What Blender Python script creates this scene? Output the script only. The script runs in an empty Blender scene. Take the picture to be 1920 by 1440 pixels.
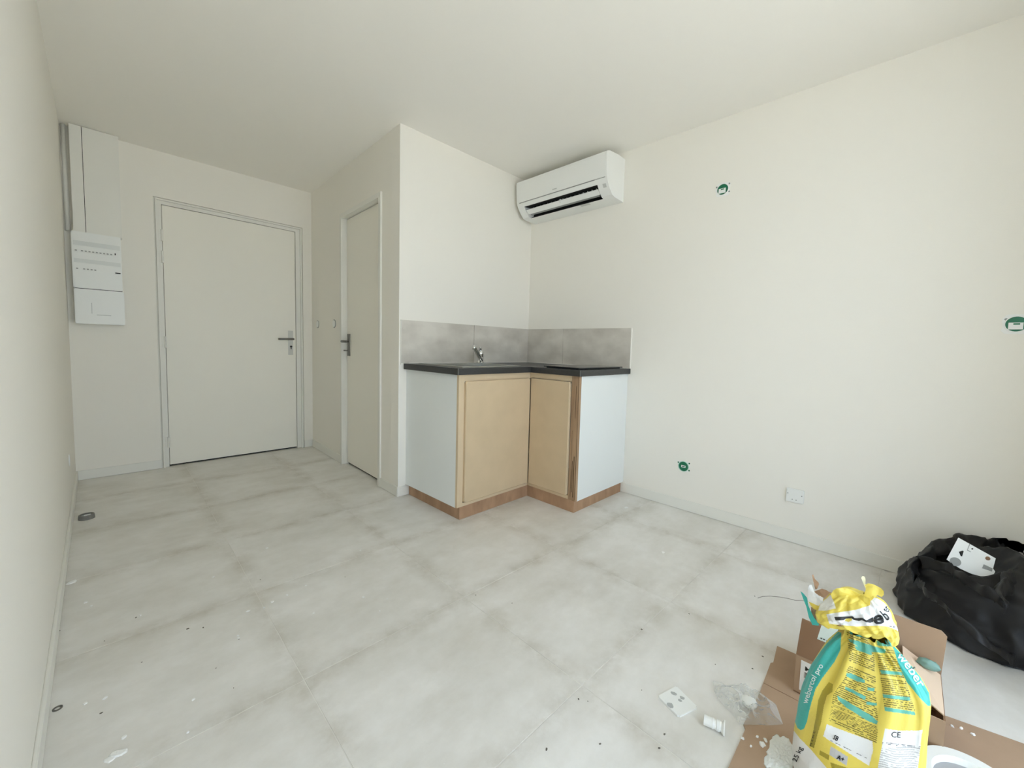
import bpy, bmesh, math, random
import numpy as np
from mathutils import Vector, Matrix, noise
from mathutils.bvhtree import BVHTree

random.seed(7)
sc = bpy.context.scene
C = sc.collection

# ------------------------------------------------------------------ camera
CAM = Vector((0.1303, 0.0, 1.0299))
YAW, PIT, ROL, FPX, PCX, PCY = 0.815614, -0.0692106, 0.0285846, 759.349, 988.07, 704.01
_f = Vector((math.sin(YAW)*math.cos(PIT), math.cos(YAW)*math.cos(PIT), math.sin(PIT)))
_r0 = Vector((math.cos(YAW), -math.sin(YAW), 0)); _u0 = _r0.cross(_f)
_R = math.cos(ROL)*_r0 + math.sin(ROL)*_u0
_U = -math.sin(ROL)*_r0 + math.cos(ROL)*_u0
cd = bpy.data.cameras.new('camera'); cam = bpy.data.objects.new('camera', cd); C.objects.link(cam)
cd.sensor_width = 36; cd.sensor_fit = 'HORIZONTAL'; cd.lens = FPX*36/1920
cd.shift_x = (960-PCX)/1920; cd.shift_y = (PCY-720)/1920; cd.clip_start = 0.02
M = Matrix((_R, _U, -_f)).transposed().to_4x4(); M.translation = CAM
cam.matrix_world = M
sc.camera = cam

# ------------------------------------------------------------------ light, exposure
SUNLIKE = 1.0
w = bpy.data.worlds.new('daylight'); sc.world = w; w.use_nodes = True
nt = w.node_tree; nt.nodes.clear()
wo = nt.nodes.new('ShaderNodeOutputWorld'); bg = nt.nodes.new('ShaderNodeBackground')
bg.inputs['Color'].default_value = (0.70, 0.81, 1.0, 1); bg.inputs['Strength'].default_value = 5.7
nt.links.new(bg.outputs[0], wo.inputs[0])
WX0, WX1, WZ0, WZ1, YR = 0.06, 1.86, 0.0, 2.16, -0.66     # window opening in the wall behind the camera
pd = bpy.data.lights.new('window_portal', 'AREA'); pd.shape = 'RECTANGLE'; pd.size = WX1-WX0; pd.size_y = WZ1-WZ0
pd.cycles.is_portal = True
po = bpy.data.objects.new('window_portal', pd); C.objects.link(po)
po.location = ((WX0+WX1)/2, YR-0.20, (WZ0+WZ1)/2); po.rotation_euler = (math.radians(90), 0, 0)
sd = bpy.data.lights.new('sun', 'SUN'); sd.energy = 26.0; sd.angle = 0.009; sd.color = (1.0, 0.955, 0.91)
so = bpy.data.objects.new('sun', sd); C.objects.link(so)          # high sun along the facade: lights the terrace, not the room
so.rotation_euler = Vector((-0.62, -0.10, -0.78)).to_track_quat('-Z', 'Y').to_euler()
sc.view_settings.view_transform = 'Standard'; sc.view_settings.look = 'None'
sc.view_settings.gamma = 1.0; sc.view_settings.use_curve_mapping = False
sc.view_settings.exposure = -0.10
sc.cycles.max_bounces = 16; sc.cycles.diffuse_bounces = 12; sc.cycles.transparent_max_bounces = 12
sc.cycles.use_denoising = True
sc.cycles.sample_clamp_indirect = 10

# ------------------------------------------------------------------ helpers
def srgb(r, g, b):
    f = lambda c: ((c/255+0.055)/1.055)**2.4 if c/255 > 0.04045 else c/255/12.92
    return (f(r), f(g), f(b), 1)

def mat(name, col, rough=0.5, metal=0.0, spec=0.5, var=0.0, vscale=6.0, bump=0.0, bscale=80.0, stretch=(1, 1, 1), col2=None, coat=0.0):
    m = bpy.data.materials.new(name); m.use_nodes = True
    n = m.node_tree; p = n.nodes['Principled BSDF']
    p.inputs['Base Color'].default_value = col; p.inputs['Roughness'].default_value = rough
    p.inputs['Metallic'].default_value = metal; p.inputs['Specular IOR Level'].default_value = spec
    p.inputs['Coat Weight'].default_value = coat
    tc = n.nodes.new('ShaderNodeTexCoord'); mp = n.nodes.new('ShaderNodeMapping'); mp.inputs['Scale'].default_value = stretch
    n.links.new(tc.outputs['Object'], mp.inputs['Vector'])
    if var > 0 or col2:
        no = n.nodes.new('ShaderNodeTexNoise'); no.inputs['Scale'].default_value = vscale; no.inputs['Detail'].default_value = 5
        n.links.new(mp.outputs[0], no.inputs['Vector'])
        rp = n.nodes.new('ShaderNodeValToRGB'); rp.color_ramp.elements[0].position = 0.3; rp.color_ramp.elements[1].position = 0.7
        c2 = col2 or tuple(c*(1-var) for c in col[:3])+(1,)
        rp.color_ramp.elements[0].color = c2; rp.color_ramp.elements[1].color = col
        n.links.new(no.outputs['Fac'], rp.inputs[0]); n.links.new(rp.outputs[0], p.inputs['Base Color'])
    if bump > 0:
        nb = n.nodes.new('ShaderNodeTexNoise'); nb.inputs['Scale'].default_value = bscale; nb.inputs['Detail'].default_value = 3
        n.links.new(mp.outputs[0], nb.inputs['Vector'])
        b = n.nodes.new('ShaderNodeBump'); b.inputs['Strength'].default_value = bump; b.inputs['Distance'].default_value = 0.002
        n.links.new(nb.outputs['Fac'], b.inputs['Height']); n.links.new(b.outputs[0], p.inputs['Normal'])
    return m

def obj(name, bm_or_me, m=None, parent=None, smooth=False, kind=None, label=None, cat=None, group=None):
    if isinstance(bm_or_me, bmesh.types.BMesh):
        me = bpy.data.meshes.new(name); bmesh.ops.recalc_face_normals(bm_or_me, faces=bm_or_me.faces[:])
        bm_or_me.to_mesh(me); bm_or_me.free()
    else: me = bm_or_me
    if m is not None and not me.materials: me.materials.append(m)
    if smooth: me.polygons.foreach_set('use_smooth', [True]*len(me.polygons))
    o = bpy.data.objects.new(name, me); C.objects.link(o)
    if parent is not None:
        o.parent = parent; o.matrix_parent_inverse = parent.matrix_world.inverted()
    if kind: o['kind'] = kind
    if label: o['label'] = label
    if cat: o['category'] = cat
    if group: o['group'] = group
    return o

def empty(name, loc, label=None, cat=None, group=None, kind=None, rotz=0):
    o = bpy.data.objects.new(name, None); C.objects.link(o); o.empty_display_size = 0.05
    o.matrix_world = Matrix.Translation(loc) @ Matrix.Rotation(rotz, 4, 'Z')
    if label: o['label'] = label
    if cat: o['category'] = cat
    if group: o['group'] = group
    if kind: o['kind'] = kind
    return o

def box(bm, a, b, bev=0.0, T=None):
    v = []
    for x in (a[0], b[0]):
        for y in (a[1], b[1]):
            for z in (a[2], b[2]):
                p = Vector((x, y, z)); v.append(bm.verts.new(T(p) if T else p))
    fs = [bm.faces.new([v[i] for i in q]) for q in ((0,1,3,2),(4,6,7,5),(0,4,5,1),(2,3,7,6),(0,2,6,4),(1,5,7,3))]
    if bev > 0:
        es = list({e for f in fs for e in f.edges})
        bmesh.ops.bevel(bm, geom=es, offset=bev, segments=2, affect='EDGES', clamp_overlap=True)
def bx(*args, **k):
    bm = bmesh.new(); box(bm, *args, **k); return bm

def cyl(bm, p0, p1, r0, r1=None, n=24, caps=True):
    r1 = r0 if r1 is None else r1
    p0, p1 = Vector(p0), Vector(p1); d = (p1-p0).normalized()
    a = d.orthogonal().normalized(); b = d.cross(a)
    A = [bm.verts.new(p0+(a*math.cos(t)+b*math.sin(t))*r0) for t in [2*math.pi*i/n for i in range(n)]]
    B = [bm.verts.new(p1+(a*math.cos(t)+b*math.sin(t))*r1) for t in [2*math.pi*i/n for i in range(n)]]
    for i in range(n): bm.faces.new((A[i], A[(i+1)%n], B[(i+1)%n], B[i]))
    if caps: bm.faces.new(A[::-1]); bm.faces.new(B)
    return A, B

def lathe(bm, c, ax, prof, n=32, close=False):
    """prof: list of (radius, distance along ax)"""
    c = Vector(c); d = Vector(ax).normalized(); a = d.orthogonal().normalized(); b = d.cross(a)
    rings = []
    for r, h in prof:
        rings.append([bm.verts.new(c+d*h+(a*math.cos(t)+b*math.sin(t))*max(r, 1e-5)) for t in [2*math.pi*i/n for i in range(n)]])
    pr = list(zip(rings, rings[1:]))
    if close: pr.append((rings[-1], rings[0]))
    for A, B in pr:
        for i in range(n): bm.faces.new((A[i], A[(i+1)%n], B[(i+1)%n], B[i]))
    if not close:
        bm.faces.new(rings[0][::-1]); bm.faces.new(rings[-1])

def tube(bm, pts, r, n=8):
    pts = [Vector(p) for p in pts]; prev = None
    for i, p in enumerate(pts):
        d = (pts[min(i+1, len(pts)-1)]-pts[max(i-1, 0)]).normalized()
        a = d.cross(Vector((0, 0, 1)))
        a = a.normalized() if a.length > .1 else d.orthogonal().normalized()
        b = d.cross(a); rr = r[i] if isinstance(r, (list, tuple)) else r
        ring = [bm.verts.new(p+(a*math.cos(t)+b*math.sin(t))*rr) for t in [2*math.pi*k/n for k in range(n)]]
        if prev:
            for k in range(n): bm.faces.new((prev[k], prev[(k+1)%n], ring[(k+1)%n], ring[k]))
        else: bm.faces.new(ring[::-1])
        prev = ring
    bm.faces.new(prev)

def prism(bm, pts, d):
    """solid between polygon pts and pts+d"""
    A = [bm.verts.new(Vector(p)) for p in pts]; B = [bm.verts.new(Vector(p)+Vector(d)) for p in pts]
    n = len(A); bm.faces.new(A[::-1]); bm.faces.new(B)
    for i in range(n): bm.faces.new((A[i], A[(i+1)%n], B[(i+1)%n], B[i]))

def extr(bm, prof, y0, y1):
    """closed xz profile extruded along y"""
    prism(bm, [(x, y0, z) for x, z in prof], (0, y1-y0, 0))

def ray(u, v):
    return (_f + _R*((u-PCX)/FPX) - _U*((v-PCY)/FPX)).normalized()
def at(u, v, ax, val):
    d = ray(u, v); t = (val-CAM[ax])/d[ax]; return CAM+d*t
def px(q):
    d = Vector(q)-CAM; z = d.dot(_f); return PCX+FPX*d.dot(_R)/z, PCY-FPX*d.dot(_U)/z

# ------------------------------------------------------------------ room numbers (metres)
XL, XR, YE, YK, H = 0.0, 2.732, 4.218, 2.448, 2.425
XC0, XC1 = 1.493, 1.562                       # corridor wall: x at the kitchen corner and at the entry wall
ang = math.atan2(XC1-XC0, YE-YK)
LC = math.hypot(XC1-XC0, YE-YK)
def TC(p):                                    # corridor wall frame: x = depth into the wall, y = along it from the near corner
    return Vector((XC0 + p[1]*math.sin(ang) + p[0]*math.cos(ang), YK + p[1]*math.cos(ang) - p[0]*math.sin(ang), p[2]))

# ------------------------------------------------------------------ materials
WALLC = (0.85, 0.825, 0.765, 1)
m_wall = mat('wall_paint', WALLC, 0.75, spec=0.25, bump=0.12, bscale=220)
m_ceil = mat('ceiling_paint', (0.89, 0.87, 0.825, 1), 0.85, spec=0.2, bump=0.08, bscale=200)
m_trim = mat('trim_white', (0.80, 0.79, 0.74, 1), 0.5, spec=0.35)
m_door = mat('door_paint', (0.86, 0.835, 0.76, 1), 0.5, spec=0.4, bump=0.05, bscale=90)
m_plastic = mat('white_plastic', (0.83, 0.84, 0.82, 1), 0.35)
m_lam = mat('white_laminate', (0.80, 0.83, 0.83, 1), 0.35)
m_dark = mat('dark_gap', (0.02, 0.02, 0.018, 1), 0.8)
m_grey = mat('grey_plastic', (0.30, 0.31, 0.30, 1), 0.5)
m_lgrey = mat('pale_grey_plastic', (0.55, 0.56, 0.54, 1), 0.4)
m_steel = mat('brushed_steel', (0.60, 0.60, 0.57, 1), 0.28, metal=1.0, bump=0.05, bscale=300, stretch=(1, 1, 8))
m_chrome = mat('chrome', (0.75, 0.75, 0.74, 1), 0.08, metal=1.0)
m_handle = mat('satin_handle', (0.22, 0.21, 0.19, 1), 0.35, metal=0.85)
m_mdf = mat('mdf', srgb(206, 185, 154), 0.7, spec=0.2, var=0.07, vscale=9, bump=0.1, bscale=300)
m_mdf2 = mat('mdf_frame', srgb(213, 193, 162), 0.7, spec=0.2, var=0.08, vscale=7, bump=0.1, bscale=250, stretch=(1, 1, .2))
m_ply = mat('plywood_plinth', srgb(184, 150, 120), 0.65, spec=0.3, vscale=16, stretch=(1, 1, .35), col2=srgb(152, 120, 94), bump=0.15, bscale=60)
m_wood = mat('rough_timber', srgb(184, 156, 126), 0.75, spec=0.2, vscale=22, stretch=(2, 2, .12), col2=srgb(142, 114, 88), bump=0.3, bscale=60)
m_crack = mat('timber_crack', srgb(52, 36, 20), 0.9)
m_top = mat('worktop', (0.040, 0.040, 0.040, 1), 0.38, spec=0.5, var=0.25, vscale=90, bump=0.25, bscale=260)
m_glass_blk = mat('black_glass', (0.02, 0.02, 0.02, 1), 0.10, spec=0.5)
m_splash = mat('grey_cement_tile', srgb(216, 211, 202), 0.5, vscale=5.5, col2=srgb(190, 184, 175), bump=0.15, bscale=50, stretch=(1, 1, 1.6))
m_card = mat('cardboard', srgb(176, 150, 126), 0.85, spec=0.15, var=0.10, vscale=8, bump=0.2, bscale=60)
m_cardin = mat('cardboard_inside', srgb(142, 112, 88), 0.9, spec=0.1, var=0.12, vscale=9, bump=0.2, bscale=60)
m_paper = mat('white_paper', (0.82, 0.83, 0.83, 1), 0.7)
m_black = mat('black_ink', (0.015, 0.015, 0.015, 1), 0.6)
m_green = mat('green_plastic', (0.005, 0.16, 0.075, 1), 0.35)
m_dirt = mat('dirt', (0.12, 0.105, 0.085, 1), 0.9)
m_plaster = mat('plaster', (0.85, 0.85, 0.83, 1), 0.9, bump=0.5, bscale=300)
m_powder = mat('cement_powder', (0.80, 0.82, 0.80, 1), 0.95, spec=0.1, bump=1.0, bscale=200)

def tile_material():
    m = bpy.data.materials.new('floor_tile_cement'); m.use_nodes = True
    n = m.node_tree; L = n.links.new; p = n.nodes['Principled BSDF']
    tc = n.nodes.new('ShaderNodeTexCoord'); oi = n.nodes.new('ShaderNodeObjectInfo'); geo = n.nodes.new('ShaderNodeNewGeometry')
    N = lambda t: n.nodes.new(t)
    def math_(op, a, b=None, cl=False):
        q = N('ShaderNodeMath'); q.operation = op; q.use_clamp = cl
        for i, x in enumerate((a, b)):
            if x is None: continue
            if isinstance(x, (int, float)): q.inputs[i].default_value = x
            else: L(x, q.inputs[i])
        return q.outputs[0]
    def noise_(vec, scale, det, rough=.55, stretch=None):
        if stretch:
            mp = N('ShaderNodeMapping'); mp.inputs['Scale'].default_value = stretch; L(vec, mp.inputs['Vector']); vec = mp.outputs[0]
        q = N('ShaderNodeTexNoise'); q.inputs['Scale'].default_value = scale; q.inputs['Detail'].default_value = det
        q.inputs['Roughness'].default_value = rough; L(vec, q.inputs['Vector']); return q.outputs['Fac']
    pos = geo.outputs['Position']
    # each tile has its own cement clouding
    off = N('ShaderNodeVectorMath'); off.operation = 'ADD'; L(pos, off.inputs[0])
    cx = N('ShaderNodeCombineXYZ'); L(math_('MULTIPLY', oi.outputs['Random'], 37.0), cx.inputs[0]); L(math_('MULTIPLY', oi.outputs['Random'], 91.0), cx.inputs[1])
    L(cx.outputs[0], off.inputs[1]); vec = off.outputs[0]
    n1 = noise_(vec, 2.6, 6, .6, (1.0, 1.7, 1)); n2 = noise_(vec, 14, 6, .65)
    mix = math_('ADD', math_('MULTIPLY', n1, .7), math_('MULTIPLY', n2, .3))
    rp = N('ShaderNodeValToRGB'); e = rp.color_ramp.elements
    e[0].position = .36; e[0].color = srgb(211, 208, 201); e[1].position = .62; e[1].color = srgb(228, 226, 222)
    L(mix, rp.inputs[0])
    # old grout haze / smudged dirt that hugs the joints
    sx = N('ShaderNodeSeparateXYZ'); L(tc.outputs['Object'], sx.inputs[0])
    dx = math_('SUBTRACT', .2995, math_('ABSOLUTE', sx.outputs[0])); dy = math_('SUBTRACT', .2995, math_('ABSOLUTE', sx.outputs[1]))
    d = math_('MINIMUM', dx, dy)
    edge = math_('SUBTRACT', 1.0, math_('MULTIPLY', d, 13.0), cl=True)
    sm = N('ShaderNodeMapRange'); sm.inputs['From Min'].default_value = .40; sm.inputs['From Max'].default_value = .70; L(noise_(pos, 6.0, 8, .68), sm.inputs['Value'])
    st = math_('MULTIPLY', math_('MULTIPLY', edge, sm.outputs[0]), .62, cl=True)
    sm2 = N('ShaderNodeMapRange'); sm2.inputs['From Min'].default_value = .54; sm2.inputs['From Max'].default_value = .74; L(noise_(pos, 2.2, 7, .62, (1, 2, 1)), sm2.inputs['Value'])
    st = math_('ADD', st, math_('MULTIPLY', sm2.outputs[0], .22), cl=True)
    mx = N('ShaderNodeMix'); mx.data_type = 'RGBA'; L(st, mx.inputs['Factor']); L(rp.outputs[0], mx.inputs['A']); mx.inputs['B'].default_value = srgb(166, 157, 139)
    # pale dust specks
    vo = N('ShaderNodeTexVoronoi'); vo.inputs['Scale'].default_value = 26; L(pos, vo.inputs['Vector'])
    sp = math_('LESS_THAN', vo.outputs['Distance'], .045)
    spk = math_('MULTIPLY', sp, math_('GREATER_THAN', noise_(pos, 5, 3), .56))
    mx2 = N('ShaderNodeMix'); mx2.data_type = 'RGBA'; L(math_('MULTIPLY', spk, .6), mx2.inputs['Factor']); L(mx.outputs['Result'], mx2.inputs['A']); mx2.inputs['B'].default_value = srgb(225, 225, 220)
    L(mx2.outputs['Result'], p.inputs['Base Color'])
    p.inputs['Roughness'].default_value = .42; p.inputs['Specular IOR Level'].default_value = .4
    ro = math_('ADD', .40, math_('MULTIPLY', n2, .2)); L(ro, p.inputs['Roughness'])
    b = N('ShaderNodeBump'); b.inputs['Strength'].default_value = .12; b.inputs['Distance'].default_value = .002; L(n2, b.inputs['Height']); L(b.outputs[0], p.inputs['Normal'])
    return m
m_tile = tile_material()
m_grout = mat('grout', srgb(236, 233, 226), 0.9, spec=0.1, var=.3, vscale=4)

# ------------------------------------------------------------------ floor: grout bed and 60 cm tiles
YB = YR-0.30
floor = obj('floor', bx((-0.10, YB-0.02, -0.06), (XR+0.10, YE+0.12, -0.0009)), m_grout, kind='structure')
def clip_poly(poly, hs):
    for nx, ny, c in hs:                      # keep nx*x+ny*y <= c
        out = []
        for i in range(len(poly)):
            a, b = poly[i], poly[(i+1) % len(poly)]
            da, db = nx*a[0]+ny*a[1]-c, nx*b[0]+ny*b[1]-c
            if da <= 0: out.append(a)
            if (da < 0 < db) or (db < 0 < da):
                t = da/(da-db); out.append((a[0]+(b[0]-a[0])*t, a[1]+(b[1]-a[1])*t))
        poly = out
        if len(poly) < 3: return []
    return poly
TR, GX, GY, S = -0.020, 0.532, 1.274, 0.600
def add_tile(poly, o2):
    bm = bmesh.new()
    prism(bm, [(x-o2[0], y-o2[1], -0.00085) for x, y in poly], (0, 0, 0.00085))
    top = [f for f in bm.faces if all(abs(v.co.z) < 1e-6 for v in f.verts)]
    bmesh.ops.bevel(bm, geom=list({e for f in top for e in f.edges}), offset=0.0004, segments=1, affect='EDGES')
    t = obj('tile', bm, m_tile)
    t.location = (o2[0], o2[1], 0); t.parent = floor
for i in range(-2, 6):
    for j in range(-5, 7):
        cx_, cy_ = i+.5, j+.5
        g = 0.0012
        W = lambda a, b: (GX+a*S-TR*b*S, GY+b*S+TR*a*S)
        q = g/S
        poly = [W(i+q, j+q), W(i+1-q, j+q), W(i+1-q, j+1-q), W(i+q, j+1-q)]
        room = clip_poly(poly, [(-1, 0, -XL), (1, 0, XR), (0, -1, -(YR-.28)), (0, 1, YE+.03)])
        if not room: continue
        pieces = [clip_poly(room, [(0, 1, YK)]) , clip_poly(room, [(0, -1, -YK), (math.cos(ang), -math.sin(ang), XC0*math.cos(ang)-YK*math.sin(ang)+.03)])]
        a1, a2 = pieces
        if a1 and a2:                          # tile crosses the kitchen-wall line
            if all(p[0] < XC0-.0 for p in room): pieces = [room]
            elif max(p[0] for p in a2)-min(p[0] for p in a2) < .01: pieces = [a1]
            else: pieces = [a1, a2] if any(p[0] > XC0 for p in room) else [room]
        for pc in pieces:
            if len(pc) >= 3 and (max(p[0] for p in pc)-min(p[0] for p in pc)) > .008 and (max(p[1] for p in pc)-min(p[1] for p in pc)) > .008:
                add_tile(pc, W(cx_, cy_))

# ------------------------------------------------------------------ shell
bm = bx((-0.10, YB, H), (XR+0.10, YE+0.10, H+0.10)); obj('ceiling', bm, m_ceil, kind='structure')
wall_left = obj('wall_left', bx((-0.10, YB, 0), (0, YE+0.10, H)), m_wall, kind='structure')
wall_right = obj('wall_right', bx((XR, YB, 0), (XR+0.10, YE+0.10, H)), m_wall, kind='structure')
# entry wall with the door opening
DX0, DX1, DZ = 0.452, 1.484, 2.085
bm = bmesh.new(); box(bm, (0, YE, 0), (DX0, YE+.10, H)); box(bm, (DX1, YE, 0), (XR, YE+.10, H)); box(bm, (DX0, YE, DZ), (DX1, YE+.10, H)); box(bm, (DX0, YE+.085, 0), (DX1, YE+.10, DZ))
obj('wall_entry', bm, m_wall, kind='structure')
# corridor wall with the inner door opening
CY0, CY1, CZ = 0.272, 1.000, 2.052
bm = bmesh.new(); box(bm, (0, 0, 0), (.10, CY0, H), T=TC); box(bm, (0, CY1, 0), (.10, LC, H), T=TC); box(bm, (0, CY0, CZ), (.10, CY1, H), T=TC); box(bm, (.075, CY0, 0), (.10, CY1, CZ), T=TC)
obj('wall_corridor', bm, m_wall, kind='structure')
wall_kitchen = obj('wall_kitchen', bx((XC0+.0005, YK, 0), (XR, YK+.10, H)), m_wall, kind='structure')
# wall behind the camera with the window that lights the room
bm = bmesh.new(); box(bm, (0, YB, 0), (WX0, YR, H)); box(bm, (WX1, YB, 0), (XR, YR, H)); box(bm, (WX0, YB, WZ1), (WX1, YR, H))
obj('wall_rear', bm, m_wall, kind='structure')
win = empty('window_1', ((WX0+WX1)/2, YR-.24, 0), kind='structure')
m_pane = bpy.data.materials.new('window_glass'); m_pane.use_nodes = True
n_ = m_pane.node_tree; n_.nodes.clear(); o_ = n_.nodes.new('ShaderNodeOutputMaterial'); t_ = n_.nodes.new('ShaderNodeBsdfTransparent'); g_ = n_.nodes.new('ShaderNodeBsdfGlossy'); x_ = n_.nodes.new('ShaderNodeMixShader')
t_.inputs[0].default_value = (.95, .97, .96, 1); g_.inputs['Roughness'].default_value = .02; x_.inputs[0].default_value = .06
n_.links.new(t_.outputs[0], x_.inputs[1]); n_.links.new(g_.outputs[0], x_.inputs[2]); n_.links.new(x_.outputs[0], o_.inputs[0])
y0, y1 = YR-.27, YR-.21
for x0, x1 in ((WX0, (WX0+WX1)/2), ((WX0+WX1)/2, WX1)):
    bm = bmesh.new(); f = .06
    box(bm, (x0, y0, WZ0), (x0+f, y1, WZ1)); box(bm, (x1-f, y0, WZ0), (x1, y1, WZ1)); box(bm, (x0+f, y0, WZ0), (x1-f, y1, WZ0+f)); box(bm, (x0+f, y0, WZ1-f), (x1-f, y1, WZ1))
    fr = obj('window_sash', bm, m_plastic, win)
    obj('window_pane', bx((x0+f, y0+.02, WZ0+f), (x1-f, y0+.03, WZ1-f)), m_pane, win)
obj('terrace_ground', bx((-6, -14, -0.14), (9, YB-0.02, -0.06)), mat('terrace_concrete', (0.62, 0.60, 0.56, 1), .9, var=.1), kind='structure')

# baseboards
BH, BT = 0.068, 0.010
def bb(name, a, b, T=None):
    obj(name, bx(a, b, bev=.002, T=T), m_trim, kind='structure')
bb('baseboard_left', (0, YR, .001), (BT, YE, BH))
bb('baseboard_right', (XR-BT, YR, .001), (XR, 1.475, BH))
bb('baseboard_entry', (BT, YE-BT, .001), (DX0, YE, BH))
bb('baseboard_entry_corner', (DX1, YE-BT, .001), (XC1+.002, YE, BH))
bb('baseboard_corridor_far', (-BT, CY1+.02, .001), (0, LC-.012, BH), T=TC)
bb('baseboard_corridor_near', (-BT, 0, .001), (0, CY0-.018, BH), T=TC)
bb('baseboard_kitchen', (XC0-BT, YK-BT, .001), (1.572, YK, BH))

# ------------------------------------------------------------------ entry door
d1 = empty('door_1', ((DX0+DX1)/2, YE+.02, 0), kind='structure')
fy0, fy1 = YE+.016, YE+.085
bm = bmesh.new(); box(bm, (DX0, fy0, 0), (DX0+.046, fy1, DZ)); box(bm, (DX1-.056, fy0, 0), (DX1, fy1, DZ)); box(bm, (DX0+.046, fy0, DZ-.044), (DX1-.056, fy1, DZ))
obj('door_frame', bm, m_trim, d1)
bm = bmesh.new(); box(bm, (DX0+.010, YE-.004, 0), (DX0+.020, YE+.016, DZ-.008)); box(bm, (DX1-.020, YE-.004, 0), (DX1-.010, YE+.016, DZ-.008)); box(bm, (DX0+.02, YE-.004, DZ-.018), (DX1-.02, YE+.016, DZ-.008))
obj('frame_bead', bm, m_trim, d1)
LX0, LX1 = DX0+.049, DX1-.060
leaf = obj('door_leaf', bx((LX0, YE+.018, .014), (LX1, YE+.058, DZ-.048), bev=.002), m_door, d1)
obj('door_gap', bx((LX0-.004, YE+.060, 0), (LX1+.005, YE+.066, DZ-.04)), m_dark, d1)
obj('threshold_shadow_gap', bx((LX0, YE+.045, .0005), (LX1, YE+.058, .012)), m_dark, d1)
for z0, z1 in ((1.765, 1.850), (1.600, 1.690), (.947, 1.035), (.155, .240)):
    bm = bmesh.new(); cyl(bm, (LX0-.004, YE+.011, z0), (LX0-.004, YE+.011, z1), .0075, n=12); box(bm, (LX0-.022, YE+.0125, z0), (LX0-.004, YE+.0165, z1))
    obj('hinge', bm, m_trim, d1)
pl_ = obj('handle_plate', bx((1.358, YE+.010, .896), (1.398, YE+.018, 1.122), bev=.002), m_steel, d1)
bm = bmesh.new(); cyl(bm, (1.378, YE+.012, 1.044), (1.378, YE-.040, 1.044), .009); tube(bm, [(1.390, YE-.040, 1.044), (1.370, YE-.044, 1.044), (1.32, YE-.044, 1.043), (1.285, YE-.042, 1.042), (1.262, YE-.036, 1.042)], [.010, .0105, .0095, .009, .008], 12)
obj('lever', bm, m_handle, pl_, smooth=True)
bm = bmesh.new(); cyl(bm, (1.380, YE+.011, .975), (1.380, YE+.006, .975), .009); box(bm, (1.3765, YE+.006, .950), (1.3835, YE+.011, .972))
obj('keyhole', bm, m_dark, pl_)

# ------------------------------------------------------------------ inner (corridor) door, 5 cm back in its lining
d2 = empty('door_2', TC((0, (CY0+CY1)/2, 0)), kind='structure')
bm = bmesh.new()
fw = .034
box(bm, (-.012, CY0-.016, 0), (.0, CY0+fw-.016, CZ+.014), T=TC); box(bm, (-.012, CY1+.016-fw, 0), (0, CY1+.016, CZ+.014), T=TC); box(bm, (-.012, CY0+fw-.016, CZ+.014-fw), (0, CY1+.016-fw, CZ+.014), T=TC)
obj('architrave', bm, m_trim, d2)
bm = bmesh.new(); t = .020
box(bm, (0, CY0, 0), (.074, CY0+t, CZ), T=TC); box(bm, (0, CY1-t, 0), (.074, CY1, CZ), T=TC); box(bm, (0, CY0+t, CZ-t), (.074, CY1-t, CZ), T=TC)
obj('door_lining', bm, m_trim, d2)
leaf2 = obj('door_leaf', bx((.034, CY0+t+.003, .014), (.070, CY1-t-.004, CZ-t-.004), bev=.002, T=TC), m_door, d2)
bm = bmesh.new(); box(bm, (.0712, CY0+t, 0), (.0735, CY1-t, CZ-t), T=TC); box(bm, (.045, CY0+t, .0005), (.070, CY1-t, .012), T=TC)
obj('door_gap', bm, m_dark, d2)
py = CY1-t-.050
bm = bmesh.new()
prism(bm, [TC((.034, py+a, z)) for a, z in ((-.020, .918), (.020, .918), (.016, .955), (.014, 1.0), (.016, 1.06), (.020, 1.098), (-.020, 1.098), (-.016, 1.06), (-.014, 1.0), (-.016, .955))], TC((.024, 0, 0))-TC((.034, 0, 0)))
p2 = obj('handle_plate', bm, m_handle, d2)
bm = bmesh.new(); cyl(bm, TC((.03, py, 1.036)), TC((-.025, py, 1.036)), .009)
tube(bm, [TC(q) for q in ((-.025, py+.006, 1.036), (-.030, py-.01, 1.036), (-.032, py-.06, 1.036), (-.030, py-.115, 1.034))], [.010, .011, .010, .007], 12)
obj('lever', bm, m_handle, p2, smooth=True)
bm = bmesh.new(); cyl(bm, TC((.026, py, .962)), TC((-.002, py, .962)), .004, n=10); box(bm, (-.010, py-.010, .957), (-.002, py+.010, .967), T=TC)
obj('privacy_key', bm, m_handle, p2)

# ------------------------------------------------------------------ wall tiles of the backsplash
def splash(parent, a, b):
    obj('tile', bx(a, b, bev=.0015), m_splash, parent)
zb, zt = .902, 1.188
splash(wall_kitchen, (1.506, YK-.009, zb), (2.1165, YK, zt)); splash(wall_kitchen, (2.1185, YK-.009, zb), (XR-.0095, YK, zt))
splash(wall_right, (XR-.009, 2.0515, zb), (XR, YK-.0005, zt)); splash(wall_right, (XR-.009, 1.443, zb), (XR, 2.0495, zt))
obj('edge_trim', bx((1.5025, YK-.010, zb-.01), (1.5055, YK, zt)), m_trim, wall_kitchen)
obj('edge_trim', bx((XR-.010, 1.4395, zb-.01), (XR, 1.4425, zt)), m_trim, wall_right)

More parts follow.
